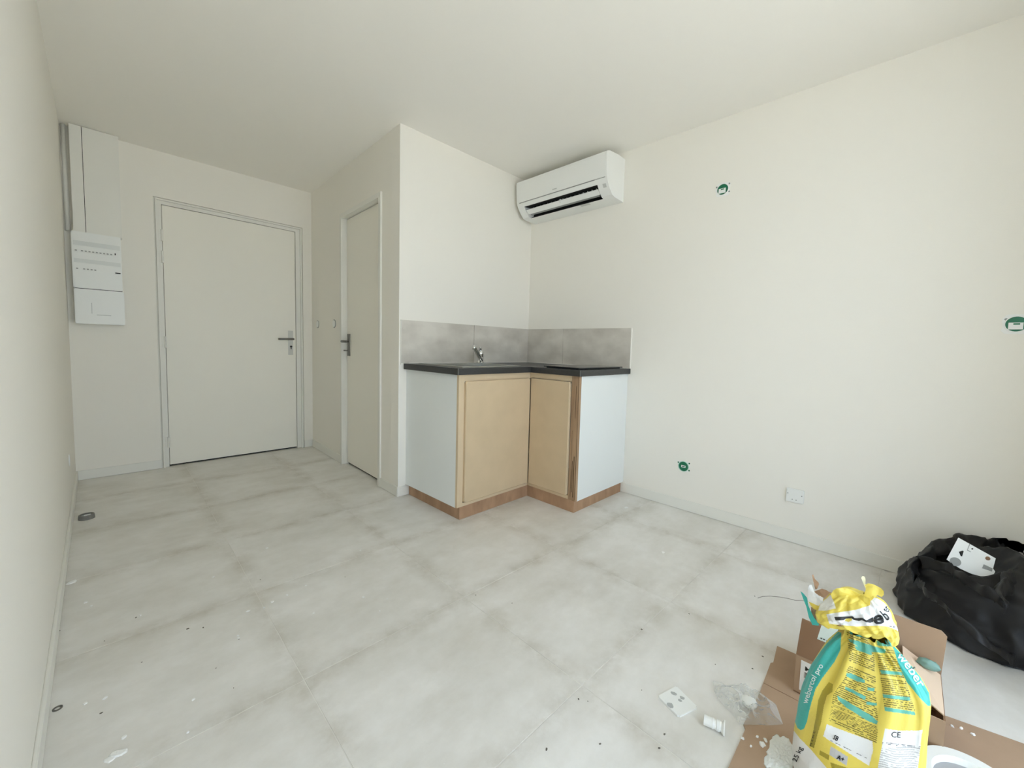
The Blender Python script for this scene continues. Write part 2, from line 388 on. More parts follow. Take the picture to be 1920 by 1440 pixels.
# ------------------------------------------------------------------ kitchen units
def rounded_panel(bm, o, ux, uz, nrm, w, h, r, th, ch=.004):
    """panel with clipped round corners; o = lower corner"""
    o, ux, uz, nrm = Vector(o), Vector(ux), Vector(uz), Vector(nrm)
    def ring(ins, d):
        out = []
        for cx, cy, a0 in ((r, r, 180), (w-r, r, 270), (w-r, h-r, 0), (r, h-r, 90)):
            for k in range(5):
                a = math.radians(a0+22.5*k); out.append(bm.verts.new(o+ux*(cx+(r-ins)*math.cos(a))+uz*(cy+(r-ins)*math.sin(a))+nrm*d))
        return out
    rs = [ring(0, 0), ring(0, th-ch), ring(ch, th)]
    n = len(rs[0])
    for A, B in zip(rs, rs[1:]):
        for i in range(n): bm.faces.new((A[i], A[(i+1)%n], B[(i+1)%n], B[i]))
    bm.faces.new(rs[0][::-1]); bm.faces.new(rs[2])

AX0, AX1, AY, BXF, BY, ZT, ZP = 1.548, 2.150, 1.868, 2.150, 1.456, .862, .088
cabA = empty('base_cabinet', (1.85, 2.15, 0), 'raw MDF corner sink cabinet with white left end panel and wide door', 'cabinet')
obj('side_panel', bx((AX0, AY+.018, ZP-.014), (AX0+.018, YK-.001, ZT), bev=.001), m_lam, cabA, label='white laminate end panel')
obj('face_frame', bx((AX0, AY, ZP-.010), (AX0+.040, AY+.018, ZT)), m_mdf2, cabA)
for za, zc in ((ZT-.040, ZT), (ZP-.010, ZP+.012)): obj('face_frame', bx((AX0+.040, AY, za), (AX1, AY+.018, zc)), m_mdf2, cabA)
obj('inner_stile', bx((AX1-.022, AY+.010, ZP+.012), (AX1, AY+.018, ZT-.040)), mat('gap_shade_wood', srgb(128, 98, 64), .8, var=.2, vscale=14), cabA, label='recessed inner stile coloured dark for the shaded gap')  # dark brown puts the shade of the gap beside the door into the colour
bm = bmesh.new(); rounded_panel(bm, (AX0+.040, AY, .102), (1, 0, 0), (0, 0, 1), (0, -1, 0), .544, .722, .014, .019)
obj('door', bm, m_mdf, cabA)
obj('interior', bx((AX0+.018, AY+.020, ZP), (AX1, YK-.002, ZP+.016)), m_mdf2, cabA)
bm = bmesh.new(); box(bm, (1.570, AY+.004, .0), (2.166, AY+.020, ZP-.010)); box(bm, (1.570, AY+.020, 0), (1.586, YK-.012, ZP-.014))
obj('plinth', bm, m_ply, cabA, label='stained plywood plinth')

cabB = empty('base_cabinet', (2.45, 1.66, 0), 'raw MDF hob cabinet with white right end panel and narrow door', 'cabinet')
obj('side_panel', bx((BXF+.018, BY, ZP-.014), (XR-.001, BY+.018, ZT), bev=.001), m_lam, cabB, label='white laminate end panel')
bm = bmesh.new(); box(bm, (BXF, BY+.058, ZT-.036), (BXF+.018, AY-.0005, ZT)); box(bm, (BXF, BY+.058, ZP-.010), (BXF+.018, AY-.0005, ZP+.012)); box(bm, (BXF, AY-.022, ZP+.012), (BXF+.018, AY-.0005, ZT-.036))
obj('face_frame', bm, m_mdf2, cabB)
st = obj('timber_stile', bx((BXF-.002, BY, ZP-.010), (BXF+.018, BY+.058, ZT)), m_wood, cabB, label='rough cracked timber stile')
bm = bmesh.new()
box(bm, (BXF-.0026, BY+.0035, ZP), (BXF-.002, BY+.0055, ZT-.002)); box(bm, (BXF-.0026, BY+.022, .60), (BXF-.002, BY+.0235, .80)); box(bm, (BXF-.0026, BY+.018, .10), (BXF-.002, BY+.022, .36)); box(bm, (BXF-.0026, BY+.030, .13), (BXF-.002, BY+.033, .33)); box(bm, (BXF-.0026, BY+.040, .10), (BXF-.002, BY+.0415, .52))
obj('crack', bm, m_crack, st)
bm = bmesh.new(); rounded_panel(bm, (BXF, BY+.062, .102), (0, 1, 0), (0, 0, 1), (-1, 0, 0), .328, .722, .014, .019)
obj('door', bm, m_mdf, cabB)
obj('interior', bx((BXF+.020, BY+.020, ZP), (XR-.002, AY-.001, ZP+.016)), m_mdf2, cabB)
bm = bmesh.new(); box(bm, (BXF+.004, BY+.014, 0), (BXF+.020, AY+.003, ZP-.010)); box(bm, (BXF+.020, BY+.014, 0), (XR-.012, BY+.030, ZP-.014))
obj('plinth', bm, m_ply, cabB, label='stained plywood plinth')

# worktop (L), with the sink cut-out
WTX0, WTY0, BWX, BWY = 1.524, 1.846, 2.126, 1.438
SKX0, SKX1, SKY0, SKY1 = 1.60, 2.09, 1.905, 2.375
wt = empty('worktop', (2.1, 2.0, ZT), 'black L-shaped worktop on the raw MDF corner cabinets', 'worktop')
bm = bmesh.new(); z0, z1 = ZT+.0005, .900
hx0, hx1, hy0, hy1 = SKX0+.012, SKX1-.012, SKY0+.012, SKY1-.012
box(bm, (WTX0, WTY0, z0), (hx0, YK-.010, z1)); box(bm, (hx1, WTY0, z0), (XR-.010, YK-.010, z1)); box(bm, (hx0, WTY0, z0), (hx1, hy0, z1)); box(bm, (hx0, hy1, z0), (hx1, YK-.010, z1))
box(bm, (BWX, BWY, z0), (XR-.001, WTY0, z1))
obj('slab', bm, m_top, wt)
for x, y in ((WTX0, WTY0), (BWX, BWY)): obj('corner_edging', bx((x-.0008, y-.0008, z0), (x+.0012, y+.0012, z1)), m_grey, wt, label='pale worn corner edging')
bm = bmesh.new(); box(bm, (1.56, YK-.014, z1), (XR-.014, YK-.0095, z1+.004)); box(bm, (XR-.014, BWY+.01, z1), (XR-.0095, YK-.014, z1+.004))
obj('silicone_joint', bm, m_trim, wt)

# sink
sk = empty('kitchen_sink', ((SKX0+SKX1)/2, 2.14, .9), 'stainless steel inset sink in the black worktop', 'sink')
bm = bmesh.new(); z = .9005
box(bm, (SKX0, SKY0, z), (SKX1, SKY0+.035, z+.005)); box(bm, (SKX0, SKY1-.10, z), (SKX1, SKY1, z+.005)); box(bm, (SKX0, SKY0+.035, z), (SKX0+.035, SKY1-.10, z+.005)); box(bm, (SKX1-.035, SKY0+.035, z), (SKX1, SKY1-.10, z+.005))
obj('rim', bm, m_steel, sk)
bm = bmesh.new(); a0, a1, b0, b1, dz = SKX0+.035, SKX1-.035, SKY0+.035, SKY1-.10, .755
box(bm, (a0-.002, b0-.002, dz), (a1+.002, b1+.002, dz+.002)); box(bm, (a0-.002, b0-.002, dz), (a0, b1+.002, z)); box(bm, (a1, b0-.002, dz), (a1+.002, b1+.002, z)); box(bm, (a0, b0-.002, dz), (a1, b0, z)); box(bm, (a0, b1, dz), (a1, b1+.002, z))
obj('bowl', bm, m_steel, sk)
bm = bmesh.new(); lathe(bm, ((a0+a1)/2, (b0+b1)/2, dz+.002), (0, 0, 1), [(.042, 0), (.042, .002), (.030, .003)], 24); obj('drain', bm, m_chrome, sk)

# mixer tap on the rear deck of the sink
TX, TY = 2.068, 2.300
tap = empty('mixer_tap', (TX, TY, .9055), 'chrome single-lever mixer tap behind the sink', 'tap')
bm = bmesh.new(); lathe(bm, (TX, TY, .9057), (0, 0, 1), [(.028, 0), (.028, .006), (.022, .009), (.021, .062), (.0225, .064), (.0225, .068), (.022, .071), (.021, .082), (.016, .093), (.008, .100)], 28)
obj('tap_body', bm, m_chrome, tap, smooth=True)
sp = at(889, 650, 1, 2.135)
bm = bmesh.new(); b0_ = Vector((TX-.008, TY-.016, .925)); tube(bm, [b0_, b0_.lerp(sp, .3), b0_.lerp(sp, .75), sp+Vector((.004, .006, 0)), sp], [.015, .0145, .0135, .014, .012], 14)
cyl(bm, sp+Vector((0, 0, .006)), sp+Vector((-.003, -.004, -.020)), .0125, n=18)
obj('spout', bm, m_chrome, tap, smooth=True)
bm = bmesh.new(); tube(bm, [(TX, TY, .992), (TX-.018, TY-.020, 1.008), (TX-.045, TY-.050, 1.022)], [.011, .008, .006], 10)
obj('tap_lever', bm, m_chrome, tap, smooth=True)

# hob
hb = empty('hob', (2.42, 1.63, .9), 'black glass two-ring hob near the front end of the worktop', 'hob')
obj('glass_plate', bx((2.165, 1.478, .9065), (2.690, 1.765, .9125), bev=.0015), m_glass_blk, hb)
obj('hob_gap_shade', bx((2.180, 1.492, .9003), (2.675, 1.751, .9065)), m_dark, hb)  # near-black block standing in for the shaded air gap under the glass

# ------------------------------------------------------------------ air conditioner
ac = empty('air_conditioner', (2.62, 1.98, 2.07), 'white split air conditioner high on the right wall above the cabinets', 'air conditioner')
AY0, AY1 = 1.556, 2.402
XW = XR-.001
top = [(XW, 2.374), (2.640, 2.375), (2.530, 2.364), (2.497, 2.350), (2.4945, 2.335), (2.4985, 2.26), (2.5045, 2.192)]
low = [(2.5045, 2.192), (2.511, 2.176), (2.522, 2.156), (2.548, 2.122), (2.581, 2.090), (2.612, 2.082), (XW, 2.078)]
full = top+low[1:]
OY0, OY1 = 1.640, 2.335
bm = bmesh.new(); extr(bm, full, AY0, OY0); extr(bm, full, OY1, AY1)
mid = top+[(2.511, 2.176), (2.5215, 2.157), (2.590, 2.165), (2.640, 2.135), (2.640, 2.105), (2.600, 2.0835), (2.612, 2.082), (XW, 2.078)]
extr(bm, mid, OY0, OY1)
obj('casing', bm, m_plastic, ac)
bm = bmesh.new(); extr(bm, [(2.4925, 2.336), (2.4965, 2.26), (2.503, 2.190), (2.5055, 2.190), (2.500, 2.26), (2.496, 2.336)], AY0+.012, AY1-.012)
obj('front_panel', bm, m_plastic, ac)
bm = bmesh.new(); box(bm, (2.501, AY0+.095, 2.1845), (2.508, AY1-.03, 2.1885)); box(bm, (2.504, AY0+.012, 2.1855), (2.507, AY0+.095, 2.1880)); obj('panel_seam', bm, m_grey, ac)
bm = bmesh.new(); extr(bm, [(2.5235, 2.1565), (2.589, 2.1640), (2.6385, 2.1345), (2.6385, 2.106), (2.602, 2.0845), (2.605, 2.0855), (2.637, 2.108), (2.637, 2.134), (2.588, 2.1625), (2.5245, 2.155)], OY0+.001, OY1-.001)
obj('outlet_duct', bm, m_dark, ac)
bm = bmesh.new(); extr(bm, [(2.541, 2.134), (2.545, 2.137), (2.574, 2.111), (2.570, 2.106)], OY0+.006, OY1-.006)
obj('louver', bm, m_plastic, ac)
bm = bmesh.new(); cyl(bm, (2.592, OY0+.02, 2.118), (2.592, OY1-.02, 2.118), .014, n=14); obj('fan_roller', bm, m_grey, ac)
for k in range(18):
    y = OY0+.03+k*(OY1-OY0-.06)/17
    if k in (8, 9) or k > 14 or k < 1 or True:
        obj('swing_fin', bx((2.556, y, 2.125), (2.585, y+.002, 2.150)), m_plastic if (k < 4 or k == 8) else m_grey, ac)
obj('louver_bracket', bx((2.545, 1.982, 2.118), (2.562, 1.990, 2.145)), m_plastic, ac)
bm = bmesh.new(); d_ = (Vector((2.5475, 0, 2.122))-Vector((2.522, 0, 2.156))).normalized()
for q0, q1, yy0, yy1 in ((.004, .030, 1.575, 1.600),):
    pa = Vector((2.5222, 0, 2.1558))+d_*q0; pb = Vector((2.5222, 0, 2.1558))+d_*q1
    nn = Vector((-d_.z, 0, d_.x)); nn = nn if nn.x < 0 else -nn
    prism(bm, [(pa.x, yy0, pa.z), (pb.x, yy0, pb.z), (pb.x, yy1, pb.z), (pa.x, yy1, pa.z)], nn*.0008)
obj('display_window', bm, m_lgrey, ac)
obj('energy_label', bx((2.4958, 1.985, 2.206), (2.5002, 2.022, 2.212)), m_lgrey, ac)
obj('clip_cover', bx((2.598, 1.76, 2.0795), (2.625, 1.84, 2.0835)), m_lgrey, ac)

# ------------------------------------------------------------------ electrical cabinet and riser duct
el = empty('fuse_box', (.155, YE-.05, 1.1), 'white fuse box with two rows of breakers beside the entry door', 'fuse box')
fy = YE-.104
def fb(name, a, b, m=m_plastic, parent=None, bev=0.0, label=None):
    return obj(name, bx(a, b, bev=bev), m, parent or el, label=label)
fb('upper_cover', (.032, fy, 1.346), (.268, YE-.001, 1.722), bev=.004)
fb('lower_cover', (.034, fy, 1.106), (.274, YE-.001, 1.342), bev=.004)
fb('cover_gap', (.040, fy+.006, 1.340), (.266, YE-.002, 1.348), m_dark)
for z0, z1 in ((1.630, 1.660), (1.515, 1.542)):
    fb('label_strip', (.040, fy-.0015, z0), (.262, fy, z1), m_lgrey if False else mat('label_holder', (.70, .72, .70, 1), .3))
def breaker_row(z, xs):
    for x in xs:
        b_ = fb('breaker', (x, fy-.004, z-.018), (x+.0155, fy, z+.020), m_plastic, bev=.0008)
        obj('toggle', bx((x+.003, fy-.008, z-.011), (x+.0125, fy-.004, z-.004)), m_grey, b_)
breaker_row(1.602, [.044]+[.072+k*.0172 for k in range(9)])
fb('indicator', (.2345, fy-.006, 1.594), (.2400, fy, 1.606), m_dark)
breaker_row(1.482, [.046]+[.078+k*.0172 for k in range(4)])
mb = fb('main_switch', (.231, fy-.006, 1.462), (.262, fy, 1.500), m_plastic, bev=.001)
obj('toggle', bx((.234, fy-.010, 1.466), (.260, fy-.006, 1.473)), m_dark, mb)
fb('meter_panel', (.050, fy-.002, 1.176), (.268, fy, 1.252), m_plastic, bev=.002)
fb('panel_slot', (.112, fy-.003, 1.177), (.114, fy-.0015, 1.250), m_grey)
fb('panel_slot', (.135, fy-.0015, 1.168), (.205, fy, 1.1705), m_grey)
duct = empty('cable_duct', (.16, YE-.04, 1.73), 'white cable duct running from the fuse box up to the ceiling', 'cable duct')
obj('duct_body', bx((.048, YE-.070, 1.723), (.276, YE-.001, H-.001)), m_trim, duct)
obj('duct_cover', bx((.044, YE-.078, 1.724), (.100, YE-.0702, H-.003), bev=.0015), m_trim, duct)
obj('duct_cover', bx((.103, YE-.078, 1.724), (.276, YE-.0702, H-.003), bev=.0015), m_trim, duct)
obj('duct_seam', bx((.100, YE-.073, 1.726), (.103, YE-.0702, H-.004)), m_dark, duct)
bm = bmesh.new(); cyl(bm, (.018, YE-.016, 1.73), (.018, YE-.016, H-.001), .012, n=14)
obj('conduit_pipe', bm, m_trim, smooth=True, label='thin white conduit pipe in the corner left of the cable duct', cat='pipe')

# ------------------------------------------------------------------ wall boxes and cover plates
def socket_box(y, z, wy, hz, seed, label, ngang=1):
    rnd = random.Random(seed)
    e = empty('socket_box', (XR-.001, y, z), label, 'socket box', 'uncovered socket boxes in the right wall')
    bm = bmesh.new(); pts = []
    n = 22
    for k in range(n):
        a = 2*math.pi*k/n; s = 1/max(abs(math.cos(a)), abs(math.sin(a)))
        s = min(s, 1.28)*(1+rnd.uniform(-.05, .06))
        pts.append((XR-.0004, y+math.cos(a)*s*wy/2, z+math.sin(a)*s*hz/2))
    prism(bm, pts, (-.0012, 0, 0)); obj('plaster_patch', bm, m_plaster, e)
    bm = bmesh.new()
    for g in range(ngang):
        yy = y+(g-(ngang-1)/2)*.071
        lathe(bm, (XR-.0016, yy, z), (-1, 0, 0), [(.031, 0), (.034, 0), (.034, .004), (.031, .004)], 28, close=True)
    obj('box_rim', bm, m_plastic if seed != 1 else mat('pale_green', (.45, .70, .58, 1), .4), e)
    for g in range(ngang):
        yy = y+(g-(ngang-1)/2)*.071
        bm = bmesh.new(); lathe(bm, (XR-.0018, yy, z), (-1, 0, 0), [(.0305, 0), (.0305, .0018), (.020, .0026)], 28)
        pl = obj('green_cap', bm, m_green, e)
        bm = bmesh.new(); g0, g1, g2 = (.014, -.007, .007) if seed == 1 else (.022, -.022, .006); box(bm, (XR-.0062, yy-g0+(0 if seed == 1 else .004), z+g1), (XR-.0042, yy+g0, z+g2)); obj('cap_grip', bm, m_plastic, pl)
        bm = bmesh.new(); box(bm, (XR-.0070, yy-.009, z-.003), (XR-.0060, yy+.009, z+.003)); obj('grip_slot', bm, m_green, pl)
    for dy, dz in ((-.036, .026), (.036, .020), (-.037, -.020)):
        bm = bmesh.new(); cyl(bm, (XR-.0016, y+dy*(1 if ngang == 1 else 1.8), z+dz), (XR-.0030, y+dy*(1 if ngang == 1 else 1.8), z+dz), .005, n=10); obj('screw_lug', bm, m_green if seed == 1 else m_grey, e)
socket_box(1.023, .286, .076, .068, 1, 'green-capped socket box low on the right wall nearest the cabinets')
socket_box(.882, 2.006, .082, .078, 2, 'green-capped socket box high on the right wall right of the air conditioner')
socket_box(-.345, 1.183, .150, .080, 3, 'double green-capped socket box at mid height at the right edge of the photo', 2)
cp = empty('cover_plate', (XR, .403, .262), 'square white blank cover plate screwed low on the right wall', 'cover plate')
obj('plate', bx((XR-.015, .364, .226), (XR-.0005, .446, .300), bev=.003), m_plastic, cp)
for dy, dz in ((.032, .008), (-.032, .006), (.010, -.022), (-.008, -.022)):
    bm = bmesh.new(); cyl(bm, (XR-.0150, .405+dy, .264+dz), (XR-.0162, .405+dy, .264+dz), .0028, n=10); obj('screw', bm, m_grey, cp)

def wall_hole(ly, z, label):
    e = empty('round_wall_box', TC((0, ly, z)), label, 'switch box', 'round switch boxes in the corridor wall')
    bm = bmesh.new(); ax = (TC((-1, 0, 0))-TC((0, 0, 0)))
    lathe(bm, TC((-.0004, ly, z)), ax, [(.030, 0), (.036, 0), (.036, .003), (.030, .003)], 28, close=True); obj('rim', bm, m_grey, e)
    bm = bmesh.new(); lathe(bm, TC((-.0004, ly+.006, z)), ax, [(.0305, 0), (.0305, .0035), (.012, .0040)], 28); obj('cap', bm, m_plastic, e)
wall_hole(1.600, 1.190, 'round switch box in the corridor wall nearer the entry door')
wall_hole(1.172, 1.186, 'round switch box in the corridor wall close to the inner door frame')
e = empty('round_wall_box', (0, 3.42, .318), 'small round socket box low on the left wall', 'switch box')
bm = bmesh.new(); lathe(bm, (.0004, 3.42, .318), (1, 0, 0), [(.024, 0), (.034, 0), (.034, .004), (.024, .004)], 24, close=True); obj('rim', bm, m_plastic, e)
bm = bmesh.new(); lathe(bm, (.0004, 3.42, .318), (1, 0, 0), [(.0235, 0), (.0235, .0015)], 24); obj('cap', bm, m_lgrey, e)

# ------------------------------------------------------------------ bits on the floor
ps = empty('pipe_stub', (.060, 3.300, 0), 'grey pipe stub sticking out of the floor beside the left wall', 'pipe')
bm = bmesh.new(); lathe(bm, (.060, 3.300, 0.0003), (0, 0, 1), [(.025, .0), (.033, 0), (.031, .024), (.025, .024)], 28, close=True); obj('pipe_wall', bm, mat('grey_pipe', (.20, .19, .17, 1), .6), ps, smooth=False)
bm = bmesh.new(); lathe(bm, (.060, 3.300, .0003), (0, 0, 1), [(.0245, 0), (.0245, .018)], 20); obj('pipe_plug', bm, m_grey, ps)
bm = bmesh.new(); box(bm, (.050, 3.292, .0183), (.076, 3.300, .023)); obj('plug_grip', bm, m_plaster, ps)
bm = bmesh.new(); bmesh.ops.create_circle(bm, radius=1, segments=3); bm.free()
bm = bmesh.new(); lathe(bm, (.0245, 1.640, .0003), (0, 0, 1), [(.006, 0), (.010, 0), (.010, .0022), (.006, .0022)], 20, close=True)
obj('washer', bm, m_handle, label='small dark metal washer on the floor by the left baseboard', cat='washer')

def chip(p, r, h, seed, m=m_plaster, el=1.0, rz=0.0):
    rnd = random.Random(seed); n = 9; bm = bmesh.new(); pts = []
    for k in range(n):
        a = 2*math.pi*k/n; rr = r*rnd.uniform(.65, 1.1); x, y = rr*math.cos(a)*el, rr*math.sin(a)
        pts.append((p[0]+x*math.cos(rz)-y*math.sin(rz), p[1]+x*math.sin(rz)+y*math.cos(rz)))
    lo = [bm.verts.new((x, y, .0003)) for x, y in pts]; hi = [bm.verts.new((p[0]+(x-p[0])*.8, p[1]+(y-p[1])*.8, h*rnd.uniform(.6, 1.0))) for x, y in pts]
    c = bm.verts.new((p[0], p[1], h))
    for i in range(n): bm.faces.new((lo[i], lo[(i+1)%n], hi[(i+1)%n], hi[i])); bm.faces.new((hi[i], hi[(i+1)%n], c))
    bm.faces.new(lo[::-1]); return bm
P = lambda u, v: at(u, v, 2, 0)
obj('plaster_chip', chip(P(135, 1092), .014, .004, 1, el=1.6, rz=.5), m_plaster, label='elongated white plaster chip beside the left baseboard, halfway down the room', cat='plaster chip')
obj('plaster_chip', chip(P(221, 1413), .014, .004, 2, el=1.3, rz=-.6), m_plaster, label='larger white plaster flake on the floor at the bottom left', cat='plaster chip')
obj('plaster_chip', chip(P(205, 1425), .010, .003, 3, el=1.5, rz=-.4), m_plaster, label='narrow white plaster flake touching the larger flake at the bottom left', cat='plaster chip')
obj('plaster_chip', chip(P(352, 1373), .0042, .003, 4), m_plaster, label='tiny round plaster crumb beside the tile joint at the bottom left', cat='plaster chip')
obj('plaster_chip', chip(P(1174, 952), .012, .003, 5, el=1.5), m_plaster, label='white plaster chip on the floor in front of the right end cabinet', cat='plaster chip')
obj('plaster_chip', chip(P(1243, 1036), .010, .003, 6, el=1.4), m_plaster, label='white plaster chip in the middle of the floor below the green socket box', cat='plaster chip')
for k, (u, v, r) in enumerate([(500, 1028, .006), (676, 1032, .005), (160, 1130, .007), (172, 1136, .004), (400, 1082, .005), (446, 1192, .004), (465, 1146, .006), (510, 1129, .007), (538, 1116, .006), (495, 1140, .004), (574, 1098, .004), (588, 1150, .005), (681, 1120, .006), (197, 1309, .005), (160, 1319, .005), (95, 1279, .004), (362, 1312, .004), (232, 1383, .006), (447, 1197, .004), (726, 1123, .003), (712, 1146, .003), (263, 1154, .004)]):
    obj('plaster_crumb', chip(P(u, v), r, .0025, 20+k, el=1.3, rz=k), m_plaster, label='tiny white plaster crumb scattered on the left half of the floor', cat='plaster crumb', group='plaster crumbs on the floor')
for k, (u, v, r) in enumerate([(352, 1179, .008), (255, 1158, .006), (381, 1177, .006), (196, 1202, .004), (448, 1199, .003), (190, 1337, .006), (488, 1087, .004), (111, 1183, .006), (647, 1082, .003), (266, 1242, .003), (405, 1253, .003), (438, 1290, .003), (892, 1116, .004), (960, 1131, .004), (1025, 1405, .007), (1085, 1311, .005), (1102, 1315, .003), (1236, 1403, .006), (1246, 1377, .006), (1415, 1118, .005), (1430, 1231, .006), (1411, 1254, .005), (1125, 1395, .005), (1203, 1294, .003), (1292, 1151, .004), (1203, 1180, .007), (1341, 1246, .003)]):
    obj('dirt_crumb', chip(P(u, v), r*.45, .0016, 60+k, m_dirt, el=1.6, rz=k*.7), m_dirt, label='small dark dirt crumb lying on the pale floor tiles', cat='dirt crumb', group='dirt crumbs on the floor')
bm = bmesh.new(); wp = [P(u, v)+Vector((0, 0, .002)) for u, v in [(1421, 1122), (1430, 1119), (1445, 1118.5), (1462, 1120), (1478, 1123), (1492, 1126.5), (1503, 1126.5), (1515, 1128)]]
tube(bm, wp, .0011, 6); obj('thin_wire', bm, mat('grey_wire', (.30, .28, .25, 1), .5), smooth=True, label='thin grey wire curving across the floor behind the torn sack', cat='wire')

# white switch blank on the floor with grey filler smears
pc = [P(u, v) for u, v in ((1233, 1308), (1268, 1289), (1308, 1329), (1272.5, 1347))]
ctr = sum(pc, Vector())/4
fp = empty('blank_plate', ctr, 'square white plastic blank plate with grey smears lying on the floor', 'plate')
bm = bmesh.new(); prism(bm, [p+Vector((0, 0, .0004)) for p in pc], (0, 0, .005)); bmesh.ops.bevel(bm, geom=[e for e in bm.edges if abs(e.verts[0].co.z-e.verts[1].co.z) > .003], offset=.004, segments=3, affect='EDGES')
obj('plate', bm, m_plastic, fp)
for k, (u, v, r) in enumerate([(1263, 1300, .006), (1279, 1308, .005), (1275, 1313, .004), (1257, 1323, .008)]):
    q = at(u, v, 2, .0054); bm = chip((q.x, q.y), r*1.6, .0012, 90+k, el=.8)
    for vv in bm.verts: vv.co.z = vv.co.z+.0051
    obj('filler_smear', bm, mat('grey_filler', (.42, .43, .42, 1), .9), fp)

# white plastic tube with flange
ta, tb = at(1320, 1349, 2, .014), at(1357, 1365, 2, .014)
dv = (tb-ta).normalized()
tu = empty('plastic_tube', (ta+tb)/2, 'short white plastic tube with a flared end lying beside the clear wrapper', 'tube')
bm = bmesh.new(); L_ = (tb-ta).length
lathe(bm, ta, dv, [(.009, 0), (.0125, 0), (.0125, L_*.42), (.0135, L_*.45), (.0110, L_*.55), (.0110, L_*.62), (.0135, L_*.66), (.0135, L_*.80), (.0115, L_*.84), (.0115, L_*.90), (.009, L_*.90)], 20, close=True)
obj('tube_body', bm, m_plastic, tu)
bm = bmesh.new(); lathe(bm, ta, dv, [(.009, L_*.90), (.0125, L_*.90), (.0180, L_*1.0), (.0180, L_*1.06), (.014, L_*1.06)], 24, close=True); obj('flange', bm, m_plastic, tu)
bm = bmesh.new(); q = ta+dv*L_*.62; box(bm, (q.x-.003, q.y-.003, .0006), (q.x+.003, q.y+.003, .006)); obj('clip', bm, m_plastic, tu)

# ------------------------------------------------------------------ cardboard sheet on the floor
cs = empty('cardboard_sheet', (1.5, 0, 0), 'brown flattened cardboard sheet lying on the floor under the sack', 'cardboard')
def sheet(poly, z0, th, bmx=None):
    bm = bmx or bmesh.new(); prism(bm, [(x, y, z0) for x, y in poly], (0, 0, th)); return bm
obj('panel', sheet([(1.531, .264), (1.640, .268), (1.648, .262), (1.746, .271), (1.749, .214), (1.775, -.125), (1.812, -.300), (1.86, -.56), (1.53, -.60)], .0006, .0035), m_card, cs)
obj('panel', sheet([(1.528, .264), (1.480, .262), (1.330, .266), (1.318, .258), (1.10, .258), (1.02, .25), (1.02, -.55), (1.528, -.60)], .0006, .0035), m_card, cs)
obj('crease', sheet([(1.528, .262), (1.531, .262), (1.531, -.59), (1.528, -.59)], .0004, .0028), m_cardin, cs)
bm = bmesh.new()
rnd = random.Random(5)

# ------------------------------------------------------------------ open cardboard box
BX0, BX1, BY0, BY1, BH_ = 1.562, 1.775, -.128, .190, .122
cb = empty('cardboard_box', ((BX0+BX1)/2, 0, .005), 'open brown cardboard box with raised flaps behind the yellow sack', 'box')
t = .004; z0 = .0045
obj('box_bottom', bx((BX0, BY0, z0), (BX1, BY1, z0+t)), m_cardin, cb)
obj('box_wall', bx((BX0, BY0, z0+t), (BX0+t, BY1, BH_)), m_card, cb)
obj('box_wall', bx((BX1-t, BY0, z0+t), (BX1, BY1, BH_)), m_card, cb)
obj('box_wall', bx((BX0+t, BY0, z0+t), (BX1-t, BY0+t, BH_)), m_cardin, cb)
obj('box_wall', bx((BX0+t, BY1-t, z0+t), (BX1-t, BY1, BH_)), m_card, cb)
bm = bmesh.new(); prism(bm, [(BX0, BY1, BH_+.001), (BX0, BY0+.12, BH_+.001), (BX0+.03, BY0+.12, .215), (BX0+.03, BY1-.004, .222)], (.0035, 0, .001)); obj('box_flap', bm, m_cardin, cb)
bm = bmesh.new(); prism(bm, [(BX1-t, BY1-.02, BH_+.001), (BX1-t, BY0, BH_+.001), (BX1-.006, BY0-.004, .240), (BX1-.006, BY0+.008, .252), (BX1-.006, BY1-.03, .250)], (.0035, 0, .0)); obj('box_flap', bm, m_card, cb)
bm = bmesh.new(); prism(bm, [(BX0+.02, BY0+.002, BH_+.001), (BX1-.012, BY0+.002, BH_+.001), (BX1-.010, BY0+.085, .165), (BX0+.05, BY0+.080, .150)], (0, 0, .0035)); obj('box_flap', bm, mat('cardboard_light', srgb(215, 190, 165), .85), cb)
# label on the front wall
lb = obj('shipping_label', bx((BX0-.0008, .055, .018), (BX0-.0001, .176, .112)), m_paper, cb, label='white shipping label')
def text_mesh(s, bold=.0, shear=0.0):
    cu = bpy.data.curves.new('t', 'FONT'); cu.body = s; cu.size = 1; cu.offset = bold; cu.shear = shear; cu.resolution_u = 3
    o = bpy.data.objects.new('t', cu); C.objects.link(o)
    dg = bpy.context.evaluated_depsgraph_get(); dg.update()
    me = bpy.data.meshes.new_from_object(o.evaluated_get(dg)); bpy.data.objects.remove(o); bpy.data.curves.remove(cu)
    return me
me = text_mesh('MB', .02); 
for v_ in me.vertices: v_.co = Vector((BX0-.0012, .166-v_.co.x*.022, .086+v_.co.y*.018))
obj('printed_text', me, m_black, lb)
bm = bmesh.new()
for k in range(16):
    w_ = .0008+.0006*((k*7)%3); y_ = .166-k*.0022; box(bm, (BX0-.0012, y_-w_, .062), (BX0-.0008, y_, .080))
for k in range(4): box(bm, (BX0-.0012, .12, .050-k*.006), (BX0-.0008, .166, .0515-k*.006))
obj('barcode', bm, m_black, lb)
